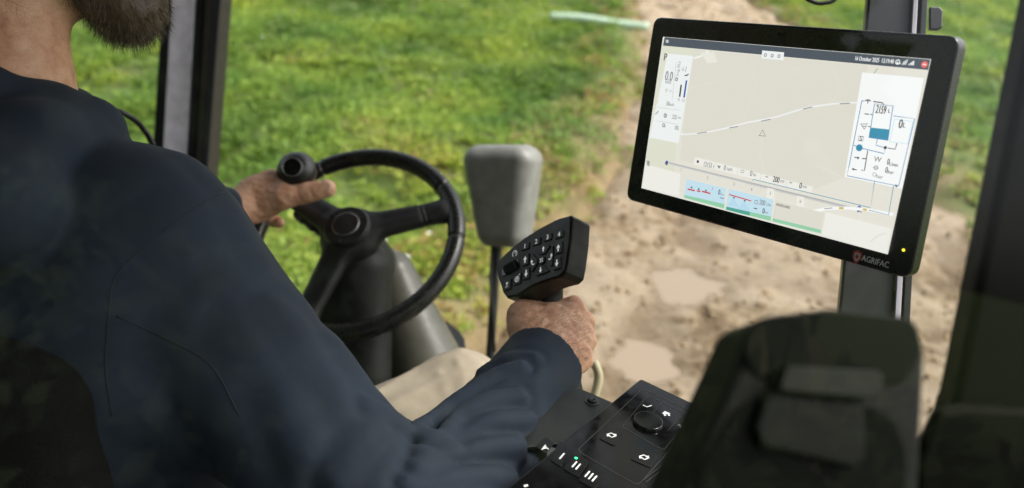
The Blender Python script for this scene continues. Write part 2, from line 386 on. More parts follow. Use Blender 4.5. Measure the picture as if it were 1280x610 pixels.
# ---- meadow: leaf-sized faces in clumps, one object
def leaf_mat():
    s = Node('meadow_leaves'); at = s.n('ShaderNodeAttribute'); at.attribute_name = 'tint'
    a = s.ramp(at.outputs['Fac'], [(0, (.13, .22, .05)), (.35, (.20, .32, .055)), (.7, (.33, .44, .07)), (.93, (.42, .47, .12)), (1, (.34, .24, .11))])
    b = s.ramp(s.noise(.55, 4), [(.35, (.72, .88, .9)), (.65, (1.2, 1.08, .85))])
    m = s.n('ShaderNodeMix', data_type='RGBA', blend_type='MULTIPLY'); m.inputs[0].default_value = 1; s.l(a, m.inputs[6]); s.l(b, m.inputs[7])
    s.l(m.outputs[2], s.b.inputs['Base Color']); s.b.inputs['Roughness'].default_value = .55; s.b.inputs['Specular IOR Level'].default_value = .3
    tr = s.n('ShaderNodeBsdfTranslucent'); s.l(m.outputs[2], tr.inputs[0]); mx = s.n('ShaderNodeMixShader'); mx.inputs[0].default_value = .45
    s.l(s.b.outputs[0], mx.inputs[1]); s.l(tr.outputs[0], mx.inputs[2]); s.l(mx.outputs[0], s.t.nodes['Material Output'].inputs[0]); return s.m
def meadow():
    N = 90000; x = rng.uniform(-16, 9, N); y = rng.uniform(1.8, 36, N); d = np.hypot(x, y)
    k = rng.random(N) < np.clip((6/d)**1.15, 0, 1); x, y, d = x[k], y[k], d[k]
    sd_, _ = side(x, y); e = np.abs(sd_) - 1.5 + .25*n2(x, y, .8, 9)
    dens = np.clip(e/.8, 0, 1) * np.where(n2(x, y, .35, 30) + .5*n2(x, y, 1.1, 31) > -.9, 1, .35) + .015
    k = (rng.random(len(x)) < dens) & (e > -.15); x, y, d, e = x[k], y[k], d[k], e[k]; sd2 = sd_[k]; z = ground_h(x, y)
    n = len(x); big = np.clip(.45 + .6*n2(x, y, .45, 33) + .3*n2(x, y, 1.2, 34) + .25*rng.normal(size=n), .08, 1.6) * np.clip(.35 + e/1.2, .35, 1)
    band = np.sin(sd2*2*np.pi/2.1 + 1.2*n2(x, y, .25, 51)); big = np.clip(big*(1 + .45*band), .05, 2.); tint = np.clip(.42 + .17*band + .28*n2(x, y, .3, 35) + .16*n2(x, y, 1.3, 36) + .08*rng.normal(size=n), 0, .92)
    tint = np.where((e < 1.1) & (rng.random(n) < .5), 1, tint)
    L = 22; m = n*L; rp = lambda a: np.repeat(a, L)
    rr = np.sqrt(rng.random(m)) * (.07 + .12*rp(big)) * (1 + rp(d)*.02); th = rng.random(m)*6.283
    bx_, by_ = rp(x) + rr*np.cos(th), rp(y) + rr*np.sin(th)
    hz = rp(z) + rng.random(m)**.7 * (.03 + .24*rp(big)) * (1 - .5*(rr/.2).clip(0, 1))
    ln = (.03 + .045*rng.random(m)) * (1 + rp(d)*.035); wd = ln*(.35 + .4*rng.random(m)); blade = rng.random(m) < .3
    ln = np.where(blade, ln*2.4, ln); wd = np.where(blade, wd*.22, wd)
    el_ = np.where(blade, rng.uniform(.6, 1.5, m), rng.uniform(-.3, .9, m)); a2 = th + rng.normal(size=m)*.9
    D = np.stack([np.cos(a2)*np.cos(el_), np.sin(a2)*np.cos(el_), np.sin(el_)], 1); Sd = np.stack([-np.sin(a2), np.cos(a2), .35*rng.normal(size=m)], 1)
    P = np.stack([bx_, by_, hz], 1); V = np.stack([P - D*ln[:, None]*.5, P + Sd*wd[:, None]*.5, P + D*ln[:, None]*.5, P - Sd*wd[:, None]*.5], 1).reshape(-1, 3)
    F = np.arange(len(V)).reshape(-1, 4)
    o = kind(mk('meadow', V, F, leaf_mat(), smooth=False, origin=np.zeros(3)), 'stuff')
    at = o.data.attributes.new('tint', 'FLOAT', 'POINT'); tt = np.clip(rp(tint) + .1*rng.normal(size=m), 0, 1); at.data.foreach_set('value', np.repeat(tt, 4).astype(np.float32))
    tag(o, 'low green weeds and grass covering the field beside the muddy track', 'meadow')
meadow()
def flowers():
    V = []; F = []; M = []; k = 0
    for i in range(60):
        x, y = rng.uniform(-13, -1.8), rng.uniform(4, 22)
        if abs(side(np.array([x]), np.array([y]))[0][0]) < 2.2: continue
        z = float(ground_h(np.array([x]), np.array([y]))[0]) + .17; r = .016 + .012*rng.random(); a = np.linspace(0, 6.283, 7)[:-1]
        q = np.stack([x + r*np.cos(a), y + r*np.sin(a), z + .3*r*np.cos(a*2)], 1); V += [q, [[x, y, z-.008]]]
        F += [(k+j, k+(j+1) % 6, k+6) for j in range(6)]; M += [int(rng.random() < .35)]*6; k += 7
    o = kind(mk('wildflowers', np.vstack(V), F, [flat('white_petal', (.7, .7, .62)), flat('yellow_petal', (.75, .5, .03))], mi=M, smooth=False), 'stuff')
    tag(o, 'scattered small white and yellow flowers in the meadow', 'flowers')
flowers()
p0 = c(688, 10, 14.5); p1 = c(812, 24, 14.5); p0[2] = .28; p1[2] = .28
def wood():                                       # unseen wood behind the vehicle; gap and hedge shaped for the window reflections
    N = 34000; x = rng.uniform(-26, 26, N); y = rng.uniform(-13, -6, N); x = np.where((x > .15 + .3*rng.normal(size=N)) & (x < 7), x - 14, x); top = 11 + 1.6*np.sin(x*.9) + 1.2*np.sin(x*2.3 + 1); z_ = rng.random(N)*top
    D = rng.normal(size=(N, 3)); D /= np.linalg.norm(D, axis=1)[:, None]; E = np.cross(D, rng.normal(size=(N, 3))); E /= np.linalg.norm(E, axis=1)[:, None]
    P = np.stack([x, y, z_], 1); L_ = rng.uniform(.25, .6, (N, 1)); V = np.stack([P - D*L_, P + E*L_*.6, P + D*L_, P - E*L_*.6], 1).reshape(-1, 3)
    M_ = 26000; x = rng.uniform(-16, 9, M_); y = rng.uniform(-4.6, -2.6, M_); z_ = rng.random(M_)*(1.9 + .25*np.sin(x*2.1)); P = np.stack([x, y, z_], 1)  # unseen hedge added to darken the window's lower reflections
    D = rng.normal(size=(M_, 3)); D /= np.linalg.norm(D, axis=1)[:, None]; E = np.cross(D, rng.normal(size=(M_, 3))); E /= np.linalg.norm(E, axis=1)[:, None]; L_ = rng.uniform(.05, .13, (M_, 1))
    V = np.vstack([V, np.stack([P - D*L_, P + E*L_*.6, P + D*L_, P - E*L_*.6], 1).reshape(-1, 3)])
    o = kind(mk('wood', V, np.arange(len(V)).reshape(-1, 4), pbr('dark_foliage', (.035, .055, .012), .7, var=.5, vscale=1, bstr=0), smooth=False), 'stuff')
    tag(o, 'dark wood behind the vehicle, with unseen hedge added to darken reflections', 'wood')
wood()
V, F = tube(spline([p0, (p0*2+p1)/3 + [0, 0, .03], (p0+2*p1)/3, p1], 8), .075, 10)
tag(mk('pale_streak', V, F, pbr('pale_green_streak', (.50, .66, .50), .4)), 'pale green hose added for an unclear pale streak at the far end of the meadow', 'stripe')  # added tube stands in for an unclear pale streak

# ---------------------------------------------------------------- cab shell
FL = 1.50
def boxm(lo, hi):
    x0, y0, z0 = lo; x1, y1, z1 = hi
    V = np.array([(x0, y0, z0), (x1, y0, z0), (x1, y1, z0), (x0, y1, z0), (x0, y0, z1), (x1, y0, z1), (x1, y1, z1), (x0, y1, z1)], float)
    return V, [(0, 3, 2, 1), (4, 5, 6, 7), (0, 1, 5, 4), (1, 2, 6, 5), (2, 3, 7, 6), (3, 0, 4, 7)]
bev(tag(mk('cab_floor', *boxm((-1.5, -.25, FL-.12), (.34, 1.66, FL)), RUB, smooth=False), 'black rubber floor of the tractor cab under seat and column', 'floor'), .01)
bev(tag(mk('unseen_cab_roof', *boxm((-1.58, -.45, 3.2), (.30, 1.75, 3.34)), GRYM, smooth=False), 'unseen dark grey roof panel added to shade the cab', 'cab roof'), .03)  # unseen roof added to shade the cab, right edge cut for sun
def glass_mat():
    s = Node('window_glass'); t = s.n('ShaderNodeBsdfTransparent'); t.inputs[0].default_value = (.97, .985, .97, 1); g_ = s.n('ShaderNodeBsdfGlossy'); g_.inputs['Roughness'].default_value = .0
    fr = s.n('ShaderNodeFresnel'); fr.inputs[0].default_value = 1.5; m_ = s.n('ShaderNodeMath', operation='MULTIPLY'); m_.inputs[1].default_value = .85; m_.use_clamp = True
    mx = s.n('ShaderNodeMixShader'); s.l(fr.outputs[0], m_.inputs[0]); s.l(m_.outputs[0], mx.inputs[0]); s.l(t.outputs[0], mx.inputs[1]); s.l(g_.outputs[0], mx.inputs[2])
    s.l(mx.outputs[0], s.t.nodes['Material Output'].inputs[0]); return s.m
GLASS = glass_mat(); tn_ = math.tan(R(11))
tag(mk('rear_window', [(-1.5, .17 - 1.1*tn_, 1.65), (.6, .17 - 1.1*tn_, 1.65), (.6, .17 + .44*tn_, 3.19), (-1.5, .17 + .44*tn_, 3.19)], [(0, 1, 2, 3)], GLASS, smooth=False),
    'clear glass cab window with faint reflections, between the lens and the driver', 'window')
# left front pillar: bands of trim running from top to sill
pl = thing('cab_pillar', (-1.45, 1.66, FL), 'left front cab pillar with pale lilac trim band, seen beyond the driver', 'pillar')
def strip(px0, px1, d, th, mat, name):            # px = ((xtop,xbot) left edge, right edge) at y=-30 and y=240
    q = [c(px0[0], -60, d), c(px1[0], -60, d), c(px1[1], 260, d+.10), c(px0[1], 260, d+.10)]
    b = [p + BAS[:, 2]*th for p in q]; V = np.array(q + b)
    F = [(0, 1, 2, 3)[::-1], (4, 5, 6, 7), (0, 4, 5, 1)[::-1], (1, 5, 6, 2)[::-1], (2, 6, 7, 3)[::-1], (3, 7, 4, 0)[::-1]]
    bm = bmesh.new(); vs = [bm.verts.new(v) for v in V]; [bm.faces.new([vs[i] for i in f]) for f in F]; bmesh.ops.recalc_face_normals(bm, faces=bm.faces[:])
    F = [tuple(v.index for v in f.verts) for f in (bm.verts.index_update() or bm.faces)]; bm.free()
    return bev(mk(name, V, F, mat, pl, smooth=False), .004)
strip((206, 186), (219, 200), 2.14, .05, BLK, 'door_seal')
strip((217, 199), (246, 229), 2.12, .06, ALU, 'trim_band')
strip((244, 228), (258, 239), 2.13, .06, BLK, 'window_seal')
strip((257, 238), (270, 247), 2.14, .06, pbr('brown_grey_trim', (.14, .11, .085), .5), 'inner_trim')
strip((268, 245), (281, 256), 2.10, .08, BLK, 'outer_frame')
# right pillar, close to the lens
PBK = pbr('pillar_black', (.003, .0035, .002), .7, spec=.06)
rp_ = thing('door_pillar', tuple(c(1230, 610, .6)), 'black door pillar close to the lens along the right edge', 'pillar')
def slab(name, px, d, th, mat, parent, bw=.004, dd=0):
    q = [c(x, y, d + dd*(y/610)) for x, y in px]; b = [p + BAS[:, 2]*th + BAS[:, 0]*th*.3 for p in q]; n = len(px); V = np.array(q + b)
    F = [tuple(range(n))[::-1], tuple(range(n, 2*n))] + [(i, (i+1) % n, n+(i+1) % n, n+i) for i in range(n)]
    bm = bmesh.new(); vs = [bm.verts.new(v) for v in V]; [bm.faces.new([vs[i] for i in f]) for f in F]; bmesh.ops.recalc_face_normals(bm, faces=bm.faces[:])
    bm.verts.index_update(); F = [tuple(v.index for v in f.verts) for f in bm.faces]; bm.free()
    return bev(mk(name, V, F, mat, parent, smooth=False), bw)
slab('post', [(1306, -60), (1420, -60), (1420, 700), (1138, 700), (1158, 600), (1192, 500)], .45, .04, PBK, rp_, .006)
slab('lower_cover', [(1172, 512), (1215, 508), (1420, 520), (1420, 700), (1138, 700), (1150, 560)], .43, .015, PBK, rp_, .005)

# ---------------------------------------------------------------- monitor post and monitor
ps = thing('monitor_post', tuple(c(1080, 700, .93)), 'dark grey steel post behind the big monitor on the right', 'post')
slab('column', [(1090, -60), (1146, -60), (1096, 700), (1020, 700)], .95, .03, STEEL, ps)
slab('rail', [(1145, -60), (1151, -60), (1109, 700), (1101, 700)], .945, .02, ALU, ps, .001)
slab('rail', [(1156, -60), (1163, -60), (1121, 700), (1112, 700)], .95, .03, STEEL, ps, .001)
slab('slot', [(1151, -60), (1157, -60), (1113, 700), (1108, 700)], .955, .02, BLK, ps, .001)
for (y, x) in ((22, 1170), (377, 1125)):
    slab('lug', [(x-8, y-14), (x+5, y-14), (x+9, y-9), (x+8, y+12), (x+3, y+15), (x-8, y+15)], .955, .008, STEEL, ps, .002)
EXm = cv([0.62349085, 0.24976926, -0.74086063]); EYm = cv([-0.05864974, 0.55490461, 0.13974421]); Nm = nz(np.cross(EYm, EXm))
EYm = nz(np.cross(EXm, Nm)); EYm = EYm if EYm[2] < 0 else -EYm
Om = CAM + BAS @ (np.array([0.56440179, -0.77343949, 3.07584044]) * .30)
if Nm @ (CAM - Om) < 0: Nm = -Nm
MF = Frame(Om, EXm, EYm, Nm)
mon = thing('monitor', tuple(c(960, 349, .9)), 'large black touchscreen monitor showing a map and a tank diagram', 'monitor')
bz = MF.hits([(816.5, 21), (1200, 45), (1136.5, 350), (781, 249)])
housing = rounded(bz, .011, 8)
o = mk('housing', *plate(MF, housing, -.018, -.0006), pbr('monitor_bezel', (.010, .011, .010), .28, bscale=1600, bstr=.12), mon, sharp=40); bev(o, .003, 4, 30)
cc = housing.mean(0); o = bev(mk('back_cover', *plate(MF, cc + (housing-cc)*.80, -.048, -.0185), BLK, mon, sharp=40), .006)
disp = MF.hits([(829, 46), (1164, 74), (1110, 318), (802, 235)])
A = Art(MF, .0003, .000012); A.ts = 1.3
W1 = glow((.80, .785, .74)); BEI = glow((.73, .70, .63)); BEI2 = glow((.69, .66, .59)); BAR = glow((.075, .09, .115)); WH = glow((.86, .87, .87)); PW = glow((.80, .82, .82))
DK = glow((.06, .06, .07)); MG = glow((.26, .26, .27)); LG = glow((.5, .5, .49)); BLU = glow((.05, .20, .42)); TEA = glow((.04, .26, .40)); LBL = glow((.45, .66, .80)); PBL = glow((.52, .70, .80))
RED = glow((.62, .03, .04)); GRN = glow((.28, .58, .38)); DGR = glow((.08, .36, .28)); NAV = glow((.02, .06, .38)); ORG_ = glow((.62, .45, .12)); RDP = glow((.8, .15, .13)); MGR = glow((.69, .69, .58)); DBL = glow((.03, .10, .35))
A.poly(disp + 0, W1)
A.ppoly([(829.5, 48), (1163, 75), (1110, 316.5), (803, 234)], BEI)
A.ppoly([(829, 57), (875, 61), (845, 180), (842, 243), (803, 234)], MGR)   # paler green field area on the map
A.ppoly([(866, 62), (1085, 82), (1060, 220), (1010, 240), (850, 200)], BEI2)
A.ppoly([(806.5, 205), (851, 217), (849, 245), (803, 234)], W1)
A.ppoly([(831, 46.5), (1163, 74.5), (1160.5, 87.5), (829, 57)], BAR)
A.ppoly([(1078, 90.5), (1155, 97.5), (1128, 236), (1056, 221)], WH)
A.ppoly([(835, 67), (867, 70), (848.5, 179), (812, 172)], PW)
A.ppoly([(953, 63), (980.5, 65.5), (979.5, 75.5), (952, 73)], PW)
for x in (957, 965.5, 974): A.disc((x, 69.5 + (x-965)*.08), .0018, MG, r0=.0009)
for yy in range(3): A.line([(832.5, 50.2+yy*1.3), (836, 50.5+yy*1.3)], .0006, WH)
A.text('16 October 2025  12:19:48', (1093, 74.8), .0029, WH, sx=.62)
A.disc((1122.5, 77.5), .0022, WH, r0=.0014); A.line([(1119.5, 79), (1126, 79.5)], .0010, WH); A.line([(1122.3, 77), (1122.3, 81)], .0007, WH)
for i in range(3): A.line([(1128+i*2, 81), (1131+i*2, 76.5-i)], .0007, WH)
for i in range(4): A.line([(1136.5+i*1.9, 81.2+i*.15), (1136.7+i*1.9, 80-i*1.3)], .0010, WH)
A.disc((1156, 80.7), .0028, RDP); A.line([(1153.8, 80.4), (1158.3, 80.9)], .0009, WH)
# map roads
A.line([(845, 167), (858, 168), (880, 166), (905, 161), (935, 153), (958, 149), (975, 145), (1000, 137), (1012, 134), (1040, 130), (1074, 128)], .0015, PW)
for a_, b_ in (((872, 167), (884, 165)), ((912, 160), (923, 158)), ((952, 151.5), (964, 149)), ((1004, 136.5), (1016, 133.5)), ((1050, 129.8), (1063, 129))): A.line([a_, b_], .0009, MG)
A.line([(868, 73), (877, 70), (886, 63.5)], .0016, WH); A.ppoly([(876, 66), (893, 65), (897, 78), (885, 79)], glow((.76, .75, .68)))
for pts in ([(953, 170), (951, 196), (957, 220)], [(940, 75), (945, 110), (930, 150)], [(1040, 82), (1052, 110), (1040, 130)], [(1014, 205), (1034, 212), (1055, 223)], [(1095, 232), (1108, 245), (1115, 252)],
            [(1070, 250), (1080, 290)], [(830, 120), (900, 100)], [(1083, 92), (1096, 84)]): A.line(pts, .0004, glow((.76, .735, .66)))
for q in ([(1104, 87.5), (1097, 83)],): A.line([(1093, 92), (1098, 85)], .0008, glow((.3, .45, .3)))
A.line([(949.5, 169.5), (957.5, 170.2), (954, 162.5)], .0008, DK, closed=True)
# left column of the machine data
A.text('P', (832.5, 71.5), .0062, DK, sx=.8); A.text('0.0', (836.8, 95), .0080, MG, sx=.62, bold=True); A.text('km/h', (836, 102.5), .0028, MG, sx=.8)
A.text('SP. m.', (836.5, 113), .0028, LG, sx=.8, rot=R(-8)); A.line([(846, 78), (841, 124)], .0006, LG)
A.text('20.0', (849.5, 81), .0026, MG, rot=R(-80), sx=.9); A.text('3+8', (848.3, 91), .0026, MG, rot=R(-80)); A.disc((846.5, 99), .0022, MG, r0=.0009)
A.text('G', (854.3, 86.5), .0026, MG); A.line([(859, 83), (857.5, 90)], .0008, MG); A.line([(861.5, 92.5), (860, 94), (856.5, 94.5)], .0013, DK)
A.line([(852.3, 106), (850.3, 121)], .0022, DK); A.line([(859, 100.5), (855.8, 122)], .0022, DBL); A.text('R', (849.5, 124.5), .0024, MG); A.text('12', (855, 125.5), .0024, MG)
A.text('30', (835.5, 129.5), .0036, MG, sx=.7, bold=True); A.text('km/h', (840.3, 130.6), .0026, MG, sx=.7)
A.disc((821.5, 127.7), .0020, glow((.75, .60, .42)), r0=.0013); A.line([(820, 143), (824, 139)], .0012, MG); A.disc((832.5, 144.5), .0024, MG, r0=.0011); A.line([(832, 141), (833, 147.5)], .0006, MG)
A.text('225', (844, 146.2), .0036, MG, sx=.7); A.text('cm', (850, 147.3), .0024, MG, sx=.8); A.disc((830.5, 156.5), .0022, MG, r0=.0011); A.line([(829, 158), (832.5, 158.4)], .0012, MG); A.text('0%', (847, 159.8), .0036, MG, sx=.7)
A.line([(822, 134), (851, 138)], .0004, LG); A.line([(822, 151), (849, 155.5)], .0004, LG)
for yy in range(4): A.line([(809.8, 201.4+yy*1.6), (813, 202+yy*1.6)], .0009, DK)
# boom line with section numbers
A.line([(837, 203.8), (1069, 261)], .0024, glow((.55, .55, .55))); A.line([(837, 203.2), (1069, 260.2)], .0009, glow((.42, .42, .42)))
for t in np.linspace(.42, .98, 46): A.line([(837+232*t, 203+57.4*t), (837.1+232*t, 206.3+57.4*t)], .0003, MG)
A.disc((835, 203), .0020, NAV); A.line([(832.5, 204.5), (834.5, 203.5)], .0014, DK); A.line([(834, 205), (835.5, 206.5)], .0014, DK)
A.disc((1075.3, 260.8), .0032, NAV, n=4); A.disc((1075.3, 260.6), .0014, LBL); A.ppoly([(1073, 263), (1074.5, 263.5), (1073.5, 266)], DK); A.ppoly([(1078, 263.5), (1076.5, 264), (1078.5, 266.3)], DK)
A.line([(1018, 264), (1035, 260.5), (1060, 259.8), (1085, 262), (1118, 268)], .0028, WH); A.line([(1050, 260), (1056, 260)], .0020, ORG_); A.line([(1080, 261.5), (1085, 262.3)], .0020, ORG_); A.line([(1032, 260.7), (1042, 259.8)], .0008, MG)
for i, (x, y) in enumerate([(853, 212), (886, 222), (919, 230), (941, 236.5), (964.5, 241.5), (1002, 251.5)]):
    if i in (4, 5): A.ppoly([(x-4, y-7), (x+5, y-5), (x+4, y+8), (x-5, y+6)], glow((.80, .78, .73)))
    A.text('123456'[i], (x, y), .0026, MG, sx=.7)
A.ppoly([(871, 196.5), (1018, 233.5), (1015.5, 241.5), (868, 205)], W1)
A.disc((874, 202), .0016, DK); A.text('12153', (886.5, 205.8), .0042, MG, sx=.6, rot=0); A.text('l', (893.6, 208), .0026, MG); A.ppoly([(898, 206.3), (903, 207.7), (900.2, 211)], MG)
A.text('0', (907.7, 209.6), .0044, MG, sx=.7); A.text('ha/h', (914, 211.4), .0028, MG, sx=.75); A.line([(928, 212.4), (932, 213.4), (931.5, 216), (927.5, 215)], .0006, MG, closed=True)
A.text('0', (940.6, 216.7), .0044, MG, sx=.7); A.text('ha', (945, 218), .0028, MG, sx=.75); A.line([(958.5, 220.5), (962, 221.4)], .0010, MG); A.text('200', (972, 224.3), .0044, DK, sx=.62); A.text('cm', (979.5, 226.6), .0028, MG, sx=.75)
A.line([(988.5, 227.8), (992, 228.7)], .0010, MG); A.text('0', (1002.5, 231.8), .0044, DK, sx=.7); A.text('cm', (1007.5, 233.5), .0028, MG, sx=.75)
for x in (896, 924.5, 953, 985): A.line([(x, 203+(x-896)*.255), (x-1, 211+(x-896)*.255)], .0003, LG)
A.line([(942, 225.6), (944, 224.1), (1090, 259.5), (1095, 227)], .0006, TEA); A.line([(1119, 231), (1112.5, 268.5), (1088, 262.5)], .0006, TEA)
A.ppoly([(1120.2, 230.5), (1124.5, 231.3), (1122, 234.5)], DK)
# work tiles along the bottom
A.ppoly([(860, 223.5), (909.5, 235.5), (907, 260.5), (857, 247)], PBL); A.ppoly([(857.4, 243.5), (907.6, 255), (907, 260.5), (857, 247)], GRN)
for a_, b_ in (((861.5, 236.2), (870.5, 238.3)), ((873, 238.3), (877.5, 239.4)), ((879.5, 239), (890, 241.8))): A.line([a_, b_], .0015, RED)
for x, y in ((866.5, 233.8), (875.5, 235.8), (884.5, 237.7)): A.ppoly([(x-1.5, y+1), (x+1.5, y+1.6), (x, y-1.2)], DK)
A.text('0', (901, 240), .0042, DK, sx=.65); A.text('l/ha', (904.5, 242.7), .0018, MG); A.line([(902, 247), (907, 248.2)], .0007, DK); A.line([(892.7, 234), (892.3, 238)], .0005, RED)
A.ppoly([(912.5, 236), (969, 249.5), (965.5, 276), (909.5, 262)], PBL); A.ppoly([(910, 258), (965.8, 270.5), (965.5, 276), (909.5, 262)], GRN); A.ppoly([(910, 258), (939.5, 264.7), (939, 269.5), (909.5, 262)], DGR)
A.ppoly([(919, 246.5), (926, 259.5), (911.5, 256.5)], LBL); A.ppoly([(932.5, 250), (940, 264.5), (924.5, 260.5)], LBL); A.line([(913.5, 243), (941, 251)], .0011, RED)
for x, y in ((919.5, 247), (933, 250.8)): A.ppoly([(x-1.5, y-1), (x+1.5, y-.4), (x, y+1.5)], DK)
A.text('200', (955, 253), .0042, MG, sx=.6); A.text('L/ha', (963, 255.5), .0022, MG, sx=.8); A.line([(946, 250), (949.5, 251), (949, 255), (945.5, 254)], .0006, DK, closed=True); A.line([(944.5, 260), (948.5, 260.8)], .0010, DK)
A.text('0', (956.5, 263.3), .0042, DK, sx=.65); A.text('bar', (960.5, 265.2), .0020, MG)
A.ppoly([(971.5, 250.5), (1033, 266), (1028, 291.5), (967.5, 276.5)], BEI2); A.ppoly([(968, 272.5), (1029, 287.2), (1028, 291.5), (967.5, 276.5)], GRN); A.text('HEADLAND', (981, 257.2), .0020, DK, sx=.8)
A.ppoly([(1035, 265), (1116, 285.5), (1110, 316), (1029.5, 293)], W1); A.line([(1090, 302), (1100, 294), (1110, 291)], .0004, LG)
# tank diagram
A.line([(1079.5, 126), (1064, 205), (1061, 219.5), (1125.5, 232.5), (1145.5, 148.5), (1119, 145)], .0007, BLU)
A.line([(1079.5, 126), (1083, 126.5)], .0007, BLU); A.text('T', (1087, 127), .0030, DK); A.line([(1083.5, 125.5), (1091, 126.4)], .0008, DK)
A.line([(1094, 127), (1105, 128.5), (1107, 131)], .0009, DK)
A.line([(1095.5, 130), (1118.5, 132.5), (1112, 175.5), (1088.5, 172)], .0008, BLU, closed=True); A.ppoly([(1091, 159.5), (1114, 162), (1111.8, 175.2), (1088.8, 171.7)], TEA)
A.text('2159', (1103.3, 137), .0056, DK, sx=.46, bold=True); A.text('L', (1114, 138.8), .0026, DK)
A.line([(1120.5, 149), (1143.5, 152), (1137, 180), (1114.5, 177)], .0007, LBL, closed=True); A.text('0', (1128, 154.8), .0060, DK, sx=.65, bold=True); A.text('L', (1132.7, 156.6), .0032, DK)
A.line([(1083, 142.3), (1088.5, 142.9)], .0009, DK); A.line([(1090, 143), (1092.5, 143.3)], .0007, DK); A.line([(1078, 155), (1086.5, 155), (1083, 161.5)], .0009, DK, closed=True); A.line([(1079.5, 157.5), (1085.5, 158)], .0006, DK)
A.line([(1087, 158), (1091, 158.6)], .0007, DK); A.text('S', (1078.5, 173), .0034, DK); A.line([(1076, 170), (1082, 170.8), (1081, 176.5), (1075, 175.6)], .0005, DK, closed=True)
A.disc((1076.5, 184.7), .0032, TEA); A.line([(1070, 181.5), (1076, 184.5), (1107.5, 192), (1109, 185), (1097.5, 181.5), (1099, 174)], .0007, BLU); A.disc((1109, 184.5), .0015, DK)
A.line([(1112, 185), (1121.5, 186.5), (1123.5, 179)], .0008, DK); A.line([(1087, 188.5), (1083, 213), (1079, 212.5)], .0009, DK)
A.line([(1070.5, 196.5), (1075, 197.2)], .0009, DK); A.ppoly([(1074.5, 195.3), (1074, 199.2), (1077.3, 197.6)], DK); A.line([(1080, 198), (1085, 198.5)], .0009, DK)
A.line([(1069.5, 211.5), (1073.5, 212.2)], .0009, DK); A.ppoly([(1070, 209.6), (1069.3, 213.3), (1067, 211)], DK)
A.text('0', (1112.8, 202.0), .0042, DK, sx=.6, bold=True); A.text('L/min', (1119.5, 205.5), .0024, DK, sx=.8); A.text('0', (1110.5, 212.3), .0042, DK, sx=.6, bold=True); A.text('bar', (1116, 215), .0024, DK)
A.text('W', (1099.5, 199), .0036, MG); A.disc((1097.5, 209.5), .0020, MG, r0=.0012); A.line([(1093.5, 209), (1101, 210.2)], .0005, MG); A.disc((1095.5, 218), .0020, LG, r0=.0012); A.text('bar', (1102, 220.5), .0026, MG)
A.build('display', mon)
B = Art(MF, .0002, .00006)
B.text('AGRIFAC', (1094, 326.6), .0056, flat('logo_grey', (.9, .9, .9)), sx=.80, bold=True)
sh = flat('logo_red', (.45, .05, .04)); q = MF.hit(1071.5, 320.8); r_ = .0058
pts = np.array([(-.75, -.8), (0, -1.1), (.8, -.75), (.8, .2), (.35, .95), (0, 1.25), (-.4, .95), (-.8, .2)]) * r_ + q
B.poly(pts, sh); B.poly(q + (pts-q)*.66, flat('logo_light', (.62, .58, .55))); B.disc(q, r_*.3, sh, px=False); B.line([q + [0, -r_*.6], q + [0, -r_*.1]], .0008, sh, px=False)
B.build('logo', mon)
C_ = Art(MF, .0002, .0001); C_.disc((1129.5, 312.5), .0015, glow((.95, .80, .05), 1.3)); C_.build('status_light', mon)
C_ = Art(MF, .0002, .0001); C_.disc((973.5, 42.5), .0013, GLS); C_.disc((978.5, 43), .0013, GLS); C_.build('light_sensor', mon)
# ball-and-arm mount between the monitor and its post
a_ = MF.w(cc, -.045)[0]; b_ = c(1075, 190, .965); V, F = tube([a_, (a_*2+b_)/3, (a_+2*b_)/3, b_], [.028, .02, .02, .028], 16); mk('mount_arm', V, F, BLK, mon, sharp=40)
# cable loop above
V, F = tube(spline([c(985, -50, 1.1), c(1003, -8, 1.1), c(1016, 2, 1.1), c(1030, 4, 1.1), c(1046, -4, 1.1), c(1060, -45, 1.1)], 8), .0028, 8)
tag(mk('cable', V, F, BLK), 'thin black cable loop hanging above the monitor', 'cable')

# ---------------------------------------------------------------- steering wheel
Cw = np.array([-.7014, 1.1813, 2.0996]); nw = nz([-.0024, -.5576, .8301]); ux = nz(np.cross([0, 1, 0], nw)); ux = nz(np.array([1, 0, 0]) - nw*nw[0]); uy = nz(np.cross(nw, ux))
WF = Frame(Cw, ux, uy, nw)
wh = thing('steering_wheel', tuple(Cw - nw*.05), 'black three spoke steering wheel with spinner knob', 'steering wheel')
th = np.linspace(0, 2*np.pi, 120, endpoint=False)
def ang(x, y): q = WF.hit(x, y); return math.atan2(q[1], q[0])
seams = [ang(403, 211), ang(553, 236), ang(575, 298)]
rads = np.full(120, .0165)
for a in seams:
    dlt = np.abs((th - a + np.pi) % (2*np.pi) - np.pi); rads = rads - .0022*np.exp(-(dlt/.018)**2)
th2 = np.linspace(0, 2*np.pi, 480, endpoint=False); rads = np.full(480, .0165)
for a in seams: rads -= .0034*np.exp(-(((th2 - a + np.pi) % (2*np.pi) - np.pi)/.012)**2)
mk('rim', *tube(WF.w(np.stack([.19*np.cos(th2), .19*np.sin(th2)], 1)), rads, 24, closed=True), LEATH, wh)
sa = [ang(368, 246), ang(562, 262), ang(385, 392)]
hubc = WF.w([[0, 0]], .022)[0]
fs = []
for a in sa:
    dr = math.cos(a)*ux + math.sin(a)*uy; tn = np.cross(nw, dr)
    for s_ in (-.012, .012): fs.append(cap(hubc + dr*.02 + tn*s_, Cw + dr*.165 + nw*.002 + tn*s_*.8, .0165, .0125))
    fs.append(cap(Cw + dr*.16, Cw + dr*.186, .015, .013))
    for s_ in (-.03, .03): fs.append(cap(Cw + dr*.165, Cw + dr*.187 + tn*s_, .010, .009))
fs.append(ell(hubc - nw*.012, (.058, .058, .034), np.array([ux, uy, nw])))
f0 = union(fs, .014)
